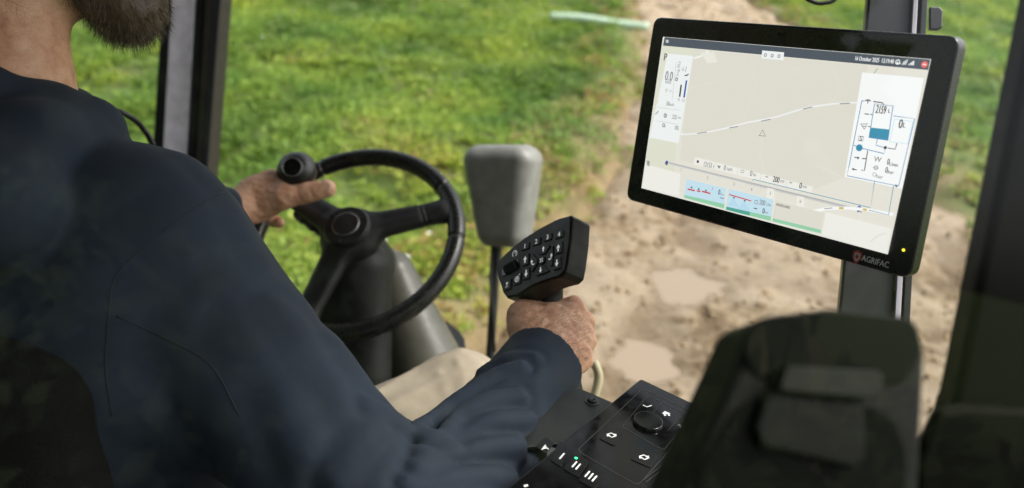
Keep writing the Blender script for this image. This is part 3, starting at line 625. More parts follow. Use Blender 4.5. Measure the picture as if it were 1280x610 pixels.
grv = [Cw + (math.cos(sa[1])*ux + math.sin(sa[1])*uy)*r__ for r__ in (.132, .140)]; dr1 = math.cos(sa[1])*ux + math.sin(sa[1])*uy
def fsp(P):
    d = f0(P)
    for g in grv: t = (P - g) @ dr1; rr_ = np.linalg.norm((P - g) - t[..., None]*dr1, axis=-1); d = d + .0022*np.exp(-(t/.0016)**2)*(rr_ < .06)
    return d
mk('spokes', *nets(fsp, Cw - [.2, .17, .16], Cw + [.2, .17, .16], .0024), BLKM, wh)
a = np.linspace(0, 2*np.pi, 40, endpoint=False); cs = np.stack([np.cos(a), np.sin(a)], 1)
HF = Frame(hubc + nw*.019, ux, uy, nw)
bev(mk('horn_ring', *plate(HF, .044*cs, -.006, .006, .1), BLK, wh, sharp=40), .002)
V, F = tube(HF.w(.0235*cs, .0075), .0017, 10, closed=True); mk('emblem_ring', V, F, pbr('polished_black', (.30, .30, .30), .15, metal=.9, bstr=0), wh)
mk('emblem_cap', *plate(HF, .0225*cs, .0062, .0092), BLK, wh, sharp=40)
for k in range(3):
    a0 = .7 + k*2.09; mk('button_gap', *tube([HF.w([[.026*math.cos(a0), .026*math.sin(a0)]], .0064)[0], HF.w([[.042*math.cos(a0), .042*math.sin(a0)]], .0064)[0]], .0006, 6), GLS, wh)
# spinner knob
kc = c(371, 214, 1.44); kb = WF.w([WF.hit(385, 226)], .01)[0]
kn = nz(kc - kb) * .3 + nz(CAM - kc)*.5 + nw*.6; kn = nz(kn); kx = nz(np.cross(kn, [0, 0, 1])); ky = np.cross(kn, kx); KF = Frame(kc, kx, ky, kn)
V, F = nets(union([ell(kc, (.0345, .0345, .030), np.array([kx, ky, kn])), cap(kc, kb, .012, .012)], .008), kc - .06, kc + .06, .0022); kno = mk('spinner_knob', V, F, pbr('knob_plastic', (.013, .013, .013), .35, bstr=.1), wh)
KD = Frame(kc + nz(CAM - kc)*.012 + kn*.022 + BAS[:, 0]*-.004, kx, ky, kn)
mk('cap_disc', *plate(KD, .016*cs, -.004, .0008), GLS, kno, sharp=40); V, F = tube(KD.w(.0165*cs, .0005), .0012, 8, closed=True); mk('cap_ring', V, F, pbr('silver_ring', (.22, .22, .22), .25, metal=.6, bstr=0), kno)
# column under the wheel
cm = thing('steering_column', (-.70, 1.38, FL), 'steering column with olive grey shroud and black inner panel below the wheel', 'steering column')
V, F = tube([Cw - nw*x for x in (.0, .03, .05, .12, .16)], [.040, .044, .052, .060, .062], 28); mk('collar', V, F, BLK, cm, sharp=40)
rot = np.array([[1, 0, 0], [0, math.cos(.42), -math.sin(.42)], [0, math.sin(.42), math.cos(.42)]])
shr = union([cap(c(488, 345, 1.60), c(535, 470, 1.60), .050, .080), cap(c(455, 345, 1.62), c(420, 500, 1.62), .052, .11)], .05)
mk('shroud', *nets(shr, np.array([-1.05, .95, 1.45]), np.array([-.35, 1.75, 2.2]), .008), OLV, cm)
inner = union([cap(c(458, 335, 1.50), c(455, 470, 1.50), .046, .05), cap(c(430, 330, 1.5), c(400, 480, 1.5), .04, .05)], .05)
mk('inner_panel', *nets(inner, np.array([-1.0, .85, 1.6]), np.array([-.45, 1.5, 2.2]), .008), BLKM, cm)
mk('foot', *tube([(-.7, 1.42, FL), (-.7, 1.42, 1.75)], [.16, .13], 20), BLKM, cm, sharp=40)
st = mk('stalk', *tube(spline([c(404, 294, 1.56), c(394, 284, 1.55), c(383, 273, 1.55), c(372, 262, 1.55)], 5), [.008]*5+[.012]*5+[.0155]*5+[.012], 14), pbr('stalk_plastic', (.03, .03, .03), .2, bstr=0), cm)

# ---------------------------------------------------------------- outside mirror on stalk
mr = thing('mirror', tuple(c(612, 470, 2.05)), 'grey plastic mirror housing on a black stalk beyond the joystick', 'mirror')
md = 2.02
def mirror_f():
    q = [c(628, 245, md)]; rt = np.array([cv([.92, .02, -.38]), cv([0, 1, .12]), nz(np.cross(cv([.92, .02, -.38]), cv([0, 1, .12])))])
    def f(P):
        l = (P - q[0]) @ rt.T; s_ = 1 - .26*np.clip(l[..., 1]/.12, -1, 1); s_ = np.where(l[..., 1] < -.085, s_*(1 - (-(l[..., 1]+.085)*3.5)), s_)
        qx = np.abs(l[..., 0]/np.maximum(s_, .3)) - .043; qy = np.abs(l[..., 1]) - .090; qz = np.abs(l[..., 2] - .01)/(.8+.2*s_) - .024; Q = np.stack([qx, qy, qz], -1)
        return (np.linalg.norm(np.maximum(Q, 0), axis=-1) + np.minimum(Q.max(-1), 0) - .035)*.8
    return q[0], f
q0, mf = mirror_f()
mk('housing', *nets(mf, q0 - .19, q0 + .19, .004), GRY, mr)
V, F = tube([c(622, 300, md+.02), c(619, 345, md+.02), c(611, 470, md+.02), c(608, 560, md+.02)], [.014, .011, .011, .011], 12); mk('stalk', V, F, BLK, mr, sharp=40)
V, F = tube([c(616, 300, md), c(613, 345, md), c(618, 440, md-.005)], .004, 8); mk('cable', V, F, RUB, mr)

# ---------------------------------------------------------------- joystick
ey = cv([-.05, .91, -.405]); ex = nz(cv([.70, -.26, -.67]) - (cv([.70, -.26, -.67]) @ ey)*ey); nj = nz(np.cross(ex, ey)); Oj = c(676, 322, .955)
if nj @ (CAM - Oj) < 0: nj = -nj
JF = Frame(Oj, ex, ey, nj)
js = thing('joystick', tuple(c(716, 515, .965)), 'black multifunction joystick with keypad head, gripped in the right hand', 'joystick')
sc_ = 640/130.
def z(x, y): return (612 + x/sc_, 260 + y/sc_)
face_px = [z(38, 352), z(60, 318), z(130, 250), z(215, 182), z(320, 116), z(420, 64), z(500, 42), z(512, 60), z(505, 180), z(484, 330), z(470, 395), z(440, 425), z(380, 440), z(270, 480), z(170, 545), z(105, 555), z(80, 520), z(60, 440)]
fp = JF.hits(face_px)
fp = rounded(fp, .003, 3)
o = mk('head', *plate(JF, fp, -.031, 0), BLKM, js, sharp=40); bev(o, .0035, 4, 30)
cj = fp.mean(0); o = mk('face_plate', *plate(JF, cj + (fp-cj)*.945, .0003, .0016), BLK, js, sharp=40); bev(o, .0009, 2, 30)
fb = cj + (fp-cj)*.9
bev(mk('back_shell', *plate(JF, fb, -.036, -.0315), BLK, js, sharp=40), .004, 3, 30)
def key(zpts, icon, r=.0012, h=.0020):
    P = rounded(JF.hits([z(*p) for p in zpts]), r, 4); o = mk('key', *plate(JF, P, .0012, .0012+h, .06), BLK, js, sharp=40); bev(o, .0006, 2, 30)
    if icon:
        A = Art(JF, .0012+h+.0001, .00004); A.ts = 1.2; icon(A, P.mean(0)); A.build('icon', o)
def par(x, y, w_, h_, sl=-.33):   # key outline in the survey zoom
    return [(x-w_/2+3, y-h_/2-sl*w_/2), (x+w_/2+3, y-h_/2+sl*w_/2), (x+w_/2-2, y+h_/2+sl*w_/2), (x-w_/2-2, y+h_/2-sl*w_/2)]
def arrow(A, p, s=1, r=.0046):
    A.poly(p + np.array([(-.62, .05), (0, -.95), (.62, .05), (.22, .05), (.22, .95), (-.22, .95), (-.22, .05)])*[r, r*s], ICON)
def turn(A, p, s=1, r=.0042):
    t = np.linspace(-.3, 2.4, 8); A.line([p + np.array([s*math.cos(q)*r*.6, math.sin(q)*r*.8]) for q in t[::-1]], .0012, ICON, px=False)
    A.poly(p + np.array([(s*.1, -.0), (s*1.1, -.1), (s*.6, -.9)])*r, ICON)
for i, (x, y) in enumerate([(228, 240), (298, 211), (367, 184), (438, 168)]): key(par(x, y, 50, 44), lambda A, p, i=i: A.text('1234'[i], p, .0048, ICON, px=False, bold=True))
key(par(230, 322, 42, 74), lambda A, p: arrow(A, p)); key(par(236, 408, 42, 74), lambda A, p: arrow(A, p, -1))
key(par(434, 250, 46, 74), lambda A, p: arrow(A, p)); key(par(425, 345, 44, 78), lambda A, p: arrow(A, p, -1))
def jug(A, p):
    A.poly(p + np.array([(-.6, -.9), (.7, -.9), (.1, .0), (-.1, .0)])*.0034, ICON)
    for a_ in (-.5, 0, .5):
        for b_ in (.35, .8): A.disc(p + np.array([a_, b_])*.0034, .00045, ICON, px=False, n=8)
def dial(A, p): A.disc(p, .0036, ICON, px=False, r0=.0028); A.text('8', p, .0034, ICON, px=False, rot=.6); A.line([p + [.003, -.004], p + [.0045, -.0055]], .0008, ICON, px=False)
key(par(118, 478, 48, 66), jug); key(par(180, 442, 48, 70), dial)
key([(290, 258), (372, 228), (386, 236), (346, 290), (316, 292)], lambda A, p: arrow(A, p + [0, -.001], 1, .0036))
key([(392, 246), (402, 232), (398, 355), (388, 366), (358, 330), (360, 296)], lambda A, p: turn(A, p, 1))
key([(274, 280), (308, 318), (306, 345), (272, 400), (262, 392), (264, 290)], lambda A, p: turn(A, p, -1))
key([(316, 362), (345, 358), (384, 392), (300, 424), (284, 420)], lambda A, p: arrow(A, p + [0, -.0008], -1, .0036))
def fanic(A, p):
    for a0 in (.5, 2.07, 3.64, 5.2):
        A.line([p + .0008*np.array([math.cos(a0), math.sin(a0)]), p + .0032*np.array([math.cos(a0+.3), math.sin(a0+.3)])], .0011, ICON, px=False)
pc = JF.hit(*z(331, 326)); key_o = mk('key', *plate(JF, pc + .0052*cs, .0012, .0032, .05), BLK, js, sharp=40); bev(key_o, .0006, 2, 30)
A = Art(JF, .0034, .00004); fanic(A, pc); A.build('icon', key_o)
A = Art(JF, .0020, .00004); pp = JF.hit(*z(162, 284)); t = np.linspace(2.2, 7.4, 16); A.line([pp + .0038*np.array([math.cos(q), math.sin(q)]) for q in t], .0008, ICON, px=False); A.line([pp, pp + [.002, -.002]], .0008, ICON, px=False); A.build('speed_icon', js)
o = mk('wheel_recess', *plate(JF, rounded(JF.hits([z(*p) for p in ((80, 382), (186, 315), (194, 365), (86, 428))]), .002, 4), .0012, .0026), GLS, js, sharp=40); bev(o, .0008, 2)
wa, wb = JF.w([JF.hit(*z(112, 385))], .0015)[0], JF.w([JF.hit(*z(172, 350))], .0015)[0]
ts = np.linspace(0, 1, 25); V, F = tube([wa + (wb-wa)*t for t in ts], .0062 + .0005*np.cos(np.arange(25)*np.pi), 20); mk('thumb_wheel', V, F, RUB, js, smooth=False)
s_top, s_bot = c(684, 362, 1.0), c(712, 500, .965)
V, F = nets(union([cap(c(686, 345, .985), s_top, .020, .017), cap(s_top, s_bot, .0165, .018)], .008), np.minimum(s_top, s_bot) - .06, np.maximum(s_top, s_bot) + .06, .003); mk('grip', V, F, BLKM, js)
bp = c(712, 512, .95)
bl = [(0, .018), (.012, .020), (.016, .030), (.028, .031), (.034, .040), (.048, .042), (.054, .050), (.07, .052)]
bt_, bb_ = c(707, 490, .955), c(688, 534, .925); V, F = tube([bt_ + (bb_-bt_)*(h_/.07) for h_, _ in bl], [r__*.86 for _, r__ in bl], 28); mk('boot', V, F, RUB, js, sharp=50)

# ---------------------------------------------------------------- armrest console with key panel
up = np.array([0., 0, 1.]); CF0 = Frame(c(801, 473, .87), cv([1, 0, 0]), cv([0, 1, 0]), up)
t_ = R(16.5); dirb = nz([math.sin(t_), math.cos(t_), 0]); dirr = nz([math.cos(t_), -math.sin(t_), 0])
CF = Frame(c(801, 473, .87), dirr, -dirb, up)
con = thing('armrest_console', tuple(c(780, 600, .9)), 'black armrest console with key panel with added print glow and rotary dial beside the joystick', 'control console')
pan = np.array([(0, 0), (.19, 0), (.19, .30), (0, .30)])
bev(mk('panel_body', *plate(CF, rounded(pan + 0, .004, 3), -.05, 0), pbr('panel_black', (.004, .004, .005), .12, bstr=0, spec=.3), con, sharp=40), .0015)
inn = CF.hits([(806, 487), (852, 512)])
A = Art(CF, .0002, .00008); LN = flat('panel_groove', (.05, .05, .05), .3)
def zc(x, y): return (640 + x/4.065, 460 + y/4.065)
loop = rounded(CF.hits([zc(665, 105), zc(955, 240), zc(640, 600), zc(330, 420)]), .006, 4); A.line(loop, .0006, LN, px=False, closed=True)
loop = rounded(CF.hits([zc(690, 140), zc(905, 245), zc(770, 420), zc(560, 300)]), .004, 4); A.line(loop, .0005, LN, px=False, closed=True)
A.line([zc(760, 180), zc(700, 250)], .0005, LN); A.line([zc(860, 245), zc(790, 320)], .0005, LN)
A.line([zc(665, 190), zc(685, 200), zc(710, 192)], .0013, ICON)
h_ = CF.hit(*zc(783, 234)); e1 = CF.hit(*zc(803, 234)) - h_; e1 = e1/np.linalg.norm(e1); e2 = np.array([-e1[1], e1[0]]); e2 = e2 if (CF.hit(*zc(783, 250)) - h_) @ e2 > 0 else -e2
def loc(p, x, y, s): return p + (x*e1 + y*e2)*s
A.poly([loc(h_, *q, .0042) for q in ((-1.1, 0), (0, -1.0), (1.1, 0), (.75, 0), (.75, .9), (.25, .9), (.25, .3), (-.25, .3), (-.25, .9), (-.75, .9), (-.75, 0))], ICON)
x_ = CF.hit(*zc(863, 300)); A.line([loc(x_, -1, -1, .003), loc(x_, 1, 1, .003)], .0013, ICON, px=False); A.line([loc(x_, -1, 1, .003), loc(x_, 1, -1, .003)], .0013, ICON, px=False)
def swap(p, A):
    for s in (1, -1):
        A.line([loc(p, -.9*s, -.35*s, .004), loc(p, .1*s, -.8*s, .004), loc(p, .8*s, -.2*s, .004)], .0010, ICON, px=False)
        A.poly([loc(p, 1.2*s, -.5*s, .004), loc(p, .35*s, -.1*s, .004), loc(p, 1.1*s, .4*s, .004)], ICON)

def keyp(zp, fn=None):
    P = rounded(CF.hits([zc(*q) for q in zp]), .003, 4); o = mk('key', *plate(CF, P, .0002, .0008), KBL, con, sharp=40); bev(o, .0003, 2)
    if fn: A = Art(CF, .0010, .00008); fn(A); A.build('icon', o)
    return o
KBL = pbr('key_black', (.006, .006, .007), .2, bstr=0, spec=.3)
def bars(x, y, n_):
    def f(A):
        for k in range(n_): o_ = (k-(n_-1)/2); A.line([zc(x+o_*18-12, y+o_*12+14), zc(x+o_*18+12, y+o_*12-14)], .0013, ICON)
    return f
def rays(A):
    for k in range(4): A.line([zc(150+k*8, 420-k*3), zc(170+k*5, 395+k*8)], .0008, ICON)
keyp([(285, 400), (240, 370), (195, 470), (250, 510)], bars(253, 452, 1)); k2_ = keyp([(330, 440), (390, 480), (335, 560), (258, 515)], bars(326, 500, 2)); keyp([(400, 495), (470, 550), (420, 620), (335, 575)], bars(400, 555, 3))
keyp([(170, 350), (215, 385), (170, 440), (120, 400)], rays); keyp([(650, 410), (745, 445), (700, 510), (600, 465)], lambda A: swap(CF.hit(*zc(670, 458)), A)); keyp([(490, 300), (560, 330), (520, 400), (440, 360)], lambda A: swap(CF.hit(*zc(505, 346)), A))
A2 = Art(CF, .0012, .00008); A2.disc(zc(325, 463), .0014, glow((.05, .95, .35), 3)); A2.build('indicator_light', k2_)
A2 = Art(CF, .0003, .00008)
A.line([zc(665, 575), zc(850, 425)], .0006, LN); A.line([zc(680, 585), zc(865, 435)], .0006, LN)
A.line([zc(60, 605), zc(80, 600)], .002, ICON); A.build('panel_print', con)
kp = CF.hit(*zc(690, 280)); V, F = plate(CF, kp + .0150*cs, .0003, .0040, .05); bev(mk('rotary_dial', V, F, pbr('dial_black', (.008, .008, .008), .15, bstr=0), con, sharp=40), .001)
# bracket plate with socket screw, under the joystick
PF = Frame(CF.O - up*.012, dirr, -dirb, up)
br = PF.hits([(722, 484), (766, 503), (716, 552), (650, 560), (640, 520)])
bev(mk('bracket_plate', *plate(PF, br, -.004, 0), pbr('bracket_steel', (.035, .037, .037), .4, metal=.5, bstr=.1), con, sharp=40), .0008)
qs = PF.hit(740, 502); bo = mk('screw', *plate(PF, qs + .0052*cs, .0003, .0035, .12), BLK, con, sharp=40); bev(bo, .0006)
mk('socket', *plate(PF, qs + .0024*cs[::7], .0036, .0040), GLS, bo, smooth=False)
mk('washer', *plate(PF, qs + .0075*cs, .0002, .0009), STEEL, con, sharp=40)
bev(mk('arm', *boxm((-.29, .10, 2.06), (-.05, .74, 2.13)), BLKM, con, smooth=False), .02)
bev(mk('pedestal', *boxm((-.24, .25, FL+.002), (-.10, .55, 2.059)), BLKM, con, smooth=False), .015)
# pale rim behind the hand
V, F = tube(spline([c(742, 452, 1.25), c(748, 468, 1.25), c(745, 488, 1.25), c(738, 505, 1.25)], 6), .007, 10)
tag(mk('stripe', V, F, pbr('cream_rubber', (.45, .40, .26), .5)), 'short cream hose curving down behind the right fist', 'stripe')

# ---------------------------------------------------------------- blurred device close to the lens
DGL = pbr('smoked_black_glass', (.004, .005, .003), .12, bstr=0, spec=.03)
dv = thing('device_housing', tuple(c(1010, 690, .36)), 'out of focus dark housing with glossy window and clamp, close to the lens', 'device housing')
dxe = nz(cv([1, .02, .12])); dye = nz(cv([-.02, 1, -.25])); dye = nz(dye - (dye@dxe)*dxe); dn = nz(np.cross(dxe, dye)); dn = dn if dn @ (CAM - c(1010, 480, .36)) > 0 else -dn
DF = Frame(c(1010, 480, .36), dxe, dye, dn)
out = rounded(DF.hits([(948, 396), (1040, 384), (1150, 396), (1160, 440), (1150, 660), (1140, 720), (820, 720), (848, 620), (930, 440)]), .020, 8)
bev(mk('shell', *plate(DF, out, -.05, 0), pbr('device_grey', (.008, .009, .007), .6, spec=.12), dv, sharp=40), .005, 4, 30)
win = rounded(DF.hits([(940, 400), (1040, 390), (1140, 400), (1150, 440), (1130, 478), (1040, 488), (945, 470), (925, 440)]), .008, 5)
bev(mk('window', *plate(DF, win, .0003, .0015), DGL, dv, sharp=40), .0005)
low = rounded(DF.hits([(918, 510), (945, 497), (1060, 500), (1110, 515), (1130, 560), (1128, 700), (862, 700), (872, 590)]), .012, 5)
bev(mk('lower_window', *plate(DF, low, .0003, .0015), DGL, dv, sharp=40), .0005)
bev(mk('clamp', *plate(DF, rounded(DF.hits([(972, 460), (1085, 466), (1088, 494), (1070, 500), (958, 490)]), .003, 3), .0018, .011), pbr('clamp_grey', (.016, .018, .014), .6, spec=.12), dv, sharp=40), .002)
bev(mk('clamp_plate', *plate(DF, rounded(DF.hits([(950, 492), (1066, 502), (1072, 575), (1055, 585), (945, 560), (935, 535)]), .004, 3), .0018, .008), pbr('clamp_dark', (.005, .006, .004), .5, spec=.1), dv, sharp=40), .002)

# ---------------------------------------------------------------- seat
seat = thing('seat', (-.70, .35, FL), 'black mesh fabric driver seat behind the jacket, lower left corner', 'seat')
def seat_mat():
    s = Node('seat_mesh_fabric'); v = s.n('ShaderNodeTexVoronoi', Scale=700.); s.l(s.co, v.inputs['Vector'])
    s.l(s.ramp(v.outputs['Distance'], [(.2, (.003, .003, .003)), (.6, (.007, .007, .007))]), s.b.inputs['Base Color']); s.b.inputs['Roughness'].default_value = .9; s.b.inputs['Specular IOR Level'].default_value = .1
    s.l(s.bump(v.outputs['Distance'], .6, .002), s.b.inputs['Normal']); return s.m
SM = seat_mat()
tl = R(-8); rt = np.array([[1, 0, 0], [0, math.cos(tl), math.sin(tl)], [0, -math.sin(tl), math.cos(tl)]])
mk('backrest', *nets(union([box((-.70, .305, 2.10), (.27, .055, .30), .055, rt), cap((-.46, .33, 2.27), (-.46, .36, 1.98), .045)], .04), (-1.05, .1, 1.7), (-.32, .5, 2.5), .01), SM, seat)
mk('cushion', *nets(box((-.70, .60, 1.82), (.26, .27, .065), .06), (-1.02, .28, 1.7), (-.38, .92, 1.93), .01), SM, seat)
bev(mk('base', *boxm((-.88, .38, FL+.001), (-.52, .78, 1.75)), BLKM, seat, smooth=False), .02)

# ---------------------------------------------------------------- the driver
per = thing('person', (-.70, .55, FL), 'bearded man in navy jacket and khaki trousers driving, hands on wheel and joystick', 'person')
shR, elR, wrR = c(200, 290, .77), c(520, 700, .72), c(676, 456, .925)
shL, elL, wrL = np.array([-.88, .58, 2.40]), np.array([-.97, .84, 2.20]), c(296, 262, 1.41)
hd = np.array([-.725, .64, 2.685]); g = nz([math.sin(R(38)), math.cos(R(38)), -.12]); hr = nz(np.cross(g, up)); hu = np.cross(hr, g); HM = np.array([hr, g, hu])
def H(x, y, z_): return hd + x*hr + y*g + z_*hu
def skinhead():
    fs = [ell(H(0, -.01, .03), (.077, .097, .10), HM), ell(H(0, .03, -.04), (.060, .066, .075), HM), ell(H(0, .062, -.085), (.034, .03, .03), HM)]
    for s in (-1, 1): fs += [cap(H(.058*s, .0, -.05), H(.03*s, .06, -.092), .020, .018), ell(H(.04*s, .07, -.015), (.025, .02, .02), HM)]
    f = union(fs, .03); nose = union([cap(H(0, .088, .01), H(0, .118, -.025), .008, .012), ell(H(0, .105, -.03), (.018, .014, .010), HM)], .008)
    lips = union([cap(H(-.02, .094, -.058), H(.02, .094, -.058), .006), cap(H(-.016, .093, -.067), H(.016, .093, -.067), .006)], .004)
    ears = union([ell(H(s*.08, -.01, 0), (.010, .02, .032), HM) for s in (-1, 1)], .001)
    brow = cap(H(-.04, .088, .03), H(.04, .088, .03), .009)
    neck = union([cap(H(0, -.03, -.05), np.array([-.715, .555, 2.50]), .054, .056), cap(np.array([-.715, .555, 2.50]), np.array([-.70, .55, 2.38]), .056, .09)], .03)
    def F_(P):
        d = smin(smin(f(P), nose(P), .012), neck(P), .03); d = smin(d, lips(P), .006); d = smin(d, ears(P), .006); d = smin(d, brow(P), .015)
        for s in (-1, 1): d = np.maximum(d, -(np.linalg.norm(P - H(s*.032, .098, .008), axis=-1) - .013))
        return d
    return F_
torso_core = union([cap((-.60, .52, 2.34), (-.80, .52, 2.34), .07), cap((-.70, .50, 2.3), (-.70, .46, 2.0), .10), cap(shR + [-.03, 0, -.02], elR, .03), cap(elR, wrR, .030, .026), cap(shL, elL, .04), cap(elL, wrL, .035, .026),
                    cap((-.62, .47, 1.97), c(575, 497, 1.27), .07, .045), cap((-.78, .47, 1.97), (-1.0, .93, 2.03), .07, .045)], .04)
sh_ = skinhead()
lo = np.array([-1.12, .3, 1.85]); hi = np.array([-.06, 1.1, 2.82])
body_lo = nets(lambda P: smin(sh_(P), torso_core(P), .03), lo, hi, .0055)
# right hand closed on the stick, seen from the back
def finger(pts, rs, k=.004): return [cap(pts[i], pts[i+1], rs[i], rs[i+1]) for i in range(len(pts)-1)]
mcp = [c(717, 383, .985), c(729, 402, .985), c(732, 426, .975), c(727, 450, .962)]
cmc = [c(676, 432, .938), c(684, 442, .936), c(692, 450, .934), c(698, 462, .932)]
P1 = [cap(c(668, 462, .915), c(684, 446, .937), .029, .029), cap(c(700, 466, .925), c(690, 450, .937), .020, .022)]
P1 += [cap(a_, b_, .019, r__) for a_, b_, r__ in zip(cmc, mcp, (.0125, .0135, .013, .0135))]
P1 += [cap(c(684, 414, .965), c(708, 412, .985), .020, .016), cap(c(690, 435, .96), c(714, 432, .98), .020, .016), cap(c(665, 405, .965), c(700, 392, .985), .020, .014)]
P1 += [cap(c(664, 440, .93), c(653, 394, .962), .024, .0155), cap(c(653, 394, .962), c(668, 386, .992), .0158, .0125), cap(c(656, 410, .955), c(684, 400, .97), .018, .018)]
palm = union(P1, .011)
fing = []
for i, (m_, r__) in enumerate(zip(mcp, (.0110, .0115, .011, .0100))):
    dx = [(-4, 3, .035), (-30, 8, .052), (-52, 12, .032)][:]
    pts = [m_] + [np.array(c((717, 729, 732, 727)[i] + a_, (383, 402, 426, 450)[i] + b_, (.985, .985, .975, .962)[i] + d_)) for a_, b_, d_ in dx]
    fing.append(union(finger(pts, [r__*1.08, r__, r__*.92, r__*.8]), .004))
thumb = union(finger([c(668, 386, .992), c(688, 381, 1.012), c(708, 380, 1.02)], [.0125, .012, .0095]), .004)
tend = [cap(a_ + (b_-a_)*.25 + nz(CAM-a_)*.0175, b_ + nz(CAM-b_)*.0105, .0016, .0030) for a_, b_ in zip(cmc, mcp)]
veins = [cap(c(665, 430, .93-.022), c(680, 400, .943), .0014), cap(c(680, 400, .943), c(706, 392, .965), .0013), cap(c(700, 440, .925), c(712, 418, .95), .0013)]
def rhand(P):
    d = palm(P)
    for f in fing: d = smin(d, f(P), .0045)
    d = smin(d, thumb(P), .004)
    for f in tend: d = smin(d, f(P), .006)
    for f in veins: d = smin(d, f(P), .004)
    d = smin(d, fore(P), .016)
    return d - .0007*sn(P, 70, 3)
fore = cap(elR*.45 + wrR*.55, wrR, .030, .0275)
pts_ = np.array([*mcp, wrR, c(650, 380, .96), c(700, 390, 1.05)])
rh = nets(rhand, np.minimum(pts_.min(0), wrR) - .045, pts_.max(0) + .045, .0016)
# left hand over the rim, thumb lying along it
rimp = WF.w([WF.hit(352, 240)], 0)[0]
k0 = [c(343, 221, 1.455), c(333, 232, 1.465), c(330, 247, 1.47), c(333, 262, 1.465)]
LP = [cap(wrL, c(325, 244, 1.435), .029, .027), cap(c(312, 240, 1.43), c(337, 226, 1.44), .024, .020), cap(c(318, 262, 1.43), c(342, 254, 1.44), .024, .020), cap(c(325, 245, 1.435), c(352, 237, 1.435), .026, .020)]
LT = [cap(c(322, 256, 1.425), c(352, 247, 1.42), .024, .021), cap(c(352, 247, 1.42), c(384, 241, 1.425), .021, .0165), cap(c(384, 241, 1.425), c(407, 236, 1.43), .0165, .0145), cap(c(398, 238, 1.428), c(410, 235.5, 1.43), .015, .0135)]
LF = []
for i, p in enumerate(k0[:3]):
    s_ = (.0125, .013, .0125, .011)[i]; q1 = p + BAS[:, 2]*.045 + BAS[:, 0]*.012; q2 = q1 + BAS[:, 2]*.012 + BAS[:, 0]*.006 + BAS[:, 1]*.006; q3 = q2 - BAS[:, 2]*.03 + BAS[:, 0]*.012
    LF.append(union(finger([p, q1, q2, q3], [s_*1.1, s_, s_*.92, s_*.8]), .004))
LF.append(union(finger([c(334, 268, 1.45), c(342, 276, 1.47), c(349, 278, 1.455)], [.012, .0105, .0095]), .004))
lp = union(LP, .014); lt = union(LT, .008); lfo = cap(elL*.4 + wrL*.6, wrL, .032, .029)
ltend = [cap(c(308, 246, 1.41), c(333, 224, 1.432), .002), cap(c(306, 252, 1.41), c(330, 236, 1.425), .002), cap(c(318, 252, 1.405), c(362, 243, 1.405), .003)]
def lhand(P):
    d = smin(lp(P), lt(P), .012)
    for f in LF: d = smin(d, f(P), .005)
    for f in ltend: d = smin(d, f(P), .006)
    return smin(d, lfo(P), .016) - .0007*sn(P, 60, 5)
allp = np.array([*k0, wrL, c(410, 236, 1.43), c(350, 280, 1.5)])
lh = nets(lhand, allp.min(0) - .055, allp.max(0) + .07, .002)
Vb, Fb = cat_mesh(body_lo, rh, lh)
body = mk('body', Vb, Fb, SKIN, per)
# nails
def nail(p, t_, up_, w_, l_):
    t_ = nz(t_); n_ = nz(np.array(up_) - (np.array(up_)@t_)*t_); s_ = np.cross(t_, n_); f = ell(p, (w_, l_, .0022), np.array([s_, t_, n_])); mk('nail', *nets(f, p - .012, p + .012, .0008), NAIL, body)
tipd = c(412, 235, 1.43) - c(384, 241, 1.425); nail(c(408, 233.5, 1.4165), tipd, nz(CAM - c(408, 235, 1.43))*.9 + np.array([0, 0, .3]), .0075, .009)
for s in (-1, 1):
    e_ = H(s*.032, .088, .008); mk('eye', *nets(ell(e_, (.012, .012, .012)), e_ - .016, e_ + .016, .0015), flat('eye_white', (.7, .68, .65), .2), body)
# hair and beard as strands over a skull-hugging base
def strands(n, sampler, length, width, seed, mat, name, curl=.3, base=None):
    r = np.random.default_rng(seed); V = []; F = []; k = 0
    pts, nrm, tdir = sampler(n, r)
    for p, nn, td in zip(pts, nrm, tdir):
        L_ = length*(.6 + .8*r.random()); d = nz(nn*.55 + td + r.normal(size=3)*curl); s_ = nz(np.cross(d, r.normal(size=3)))*width; seg = 4; q = p - nn*.003
        bend = r.normal(size=3)*curl*.6
        for j in range(seg+1):
            wj = s_*(1 - j/(seg+.6)); V += [q - wj, q + wj]; d = nz(d + bend*.5 + td*.12); q = q + d*L_/seg
        F += [(k+2*j, k+2*j+1, k+2*j+3, k+2*j+2) for j in range(seg)]; k += 2*(seg+1)
    V = np.array(V); F = np.array(F)
    if base is not None: V, F = cat_mesh((V, F), base)
    return mk(name, V, F, mat, per)
beardf = union([cap(H(-.062, .0, -.045), H(-.035, .068, -.105), .026, .030), cap(H(.062, .0, -.045), H(.035, .068, -.105), .026, .030), ell(H(0, .080, -.105), (.042, .038, .036), HM), cap(H(-.034, .085, -.05), H(.034, .085, -.05), .014)], .02)
def bf(P): return np.maximum(beardf(P) + .002*sn(P, 40, 4), -(ell(H(0, .116, -.062), (.018, .014, .005), HM)(P)))
bbase = nets(bf, hd - .19, hd + .17, .004)
hairf = union([ell(H(0, -.022, .045), (.086, .100, .098), HM), ell(H(0, -.055, -.045), (.066, .05, .075), HM), ell(H(0, -.055, -.10), (.050, .035, .045), HM)], .03)
def hf(P):
    l = (P - hd) @ HM.T; return np.maximum(np.maximum(hairf(P) + .003*sn(P, 30, 6), -(.095 - np.abs(0) + l[..., 2]*1.0 + .02 - .0)*0 - 1), (l[..., 1] - .055 - l[..., 2]*.25))
hbase = nets(hf, hd - .2, hd + .2, .004)
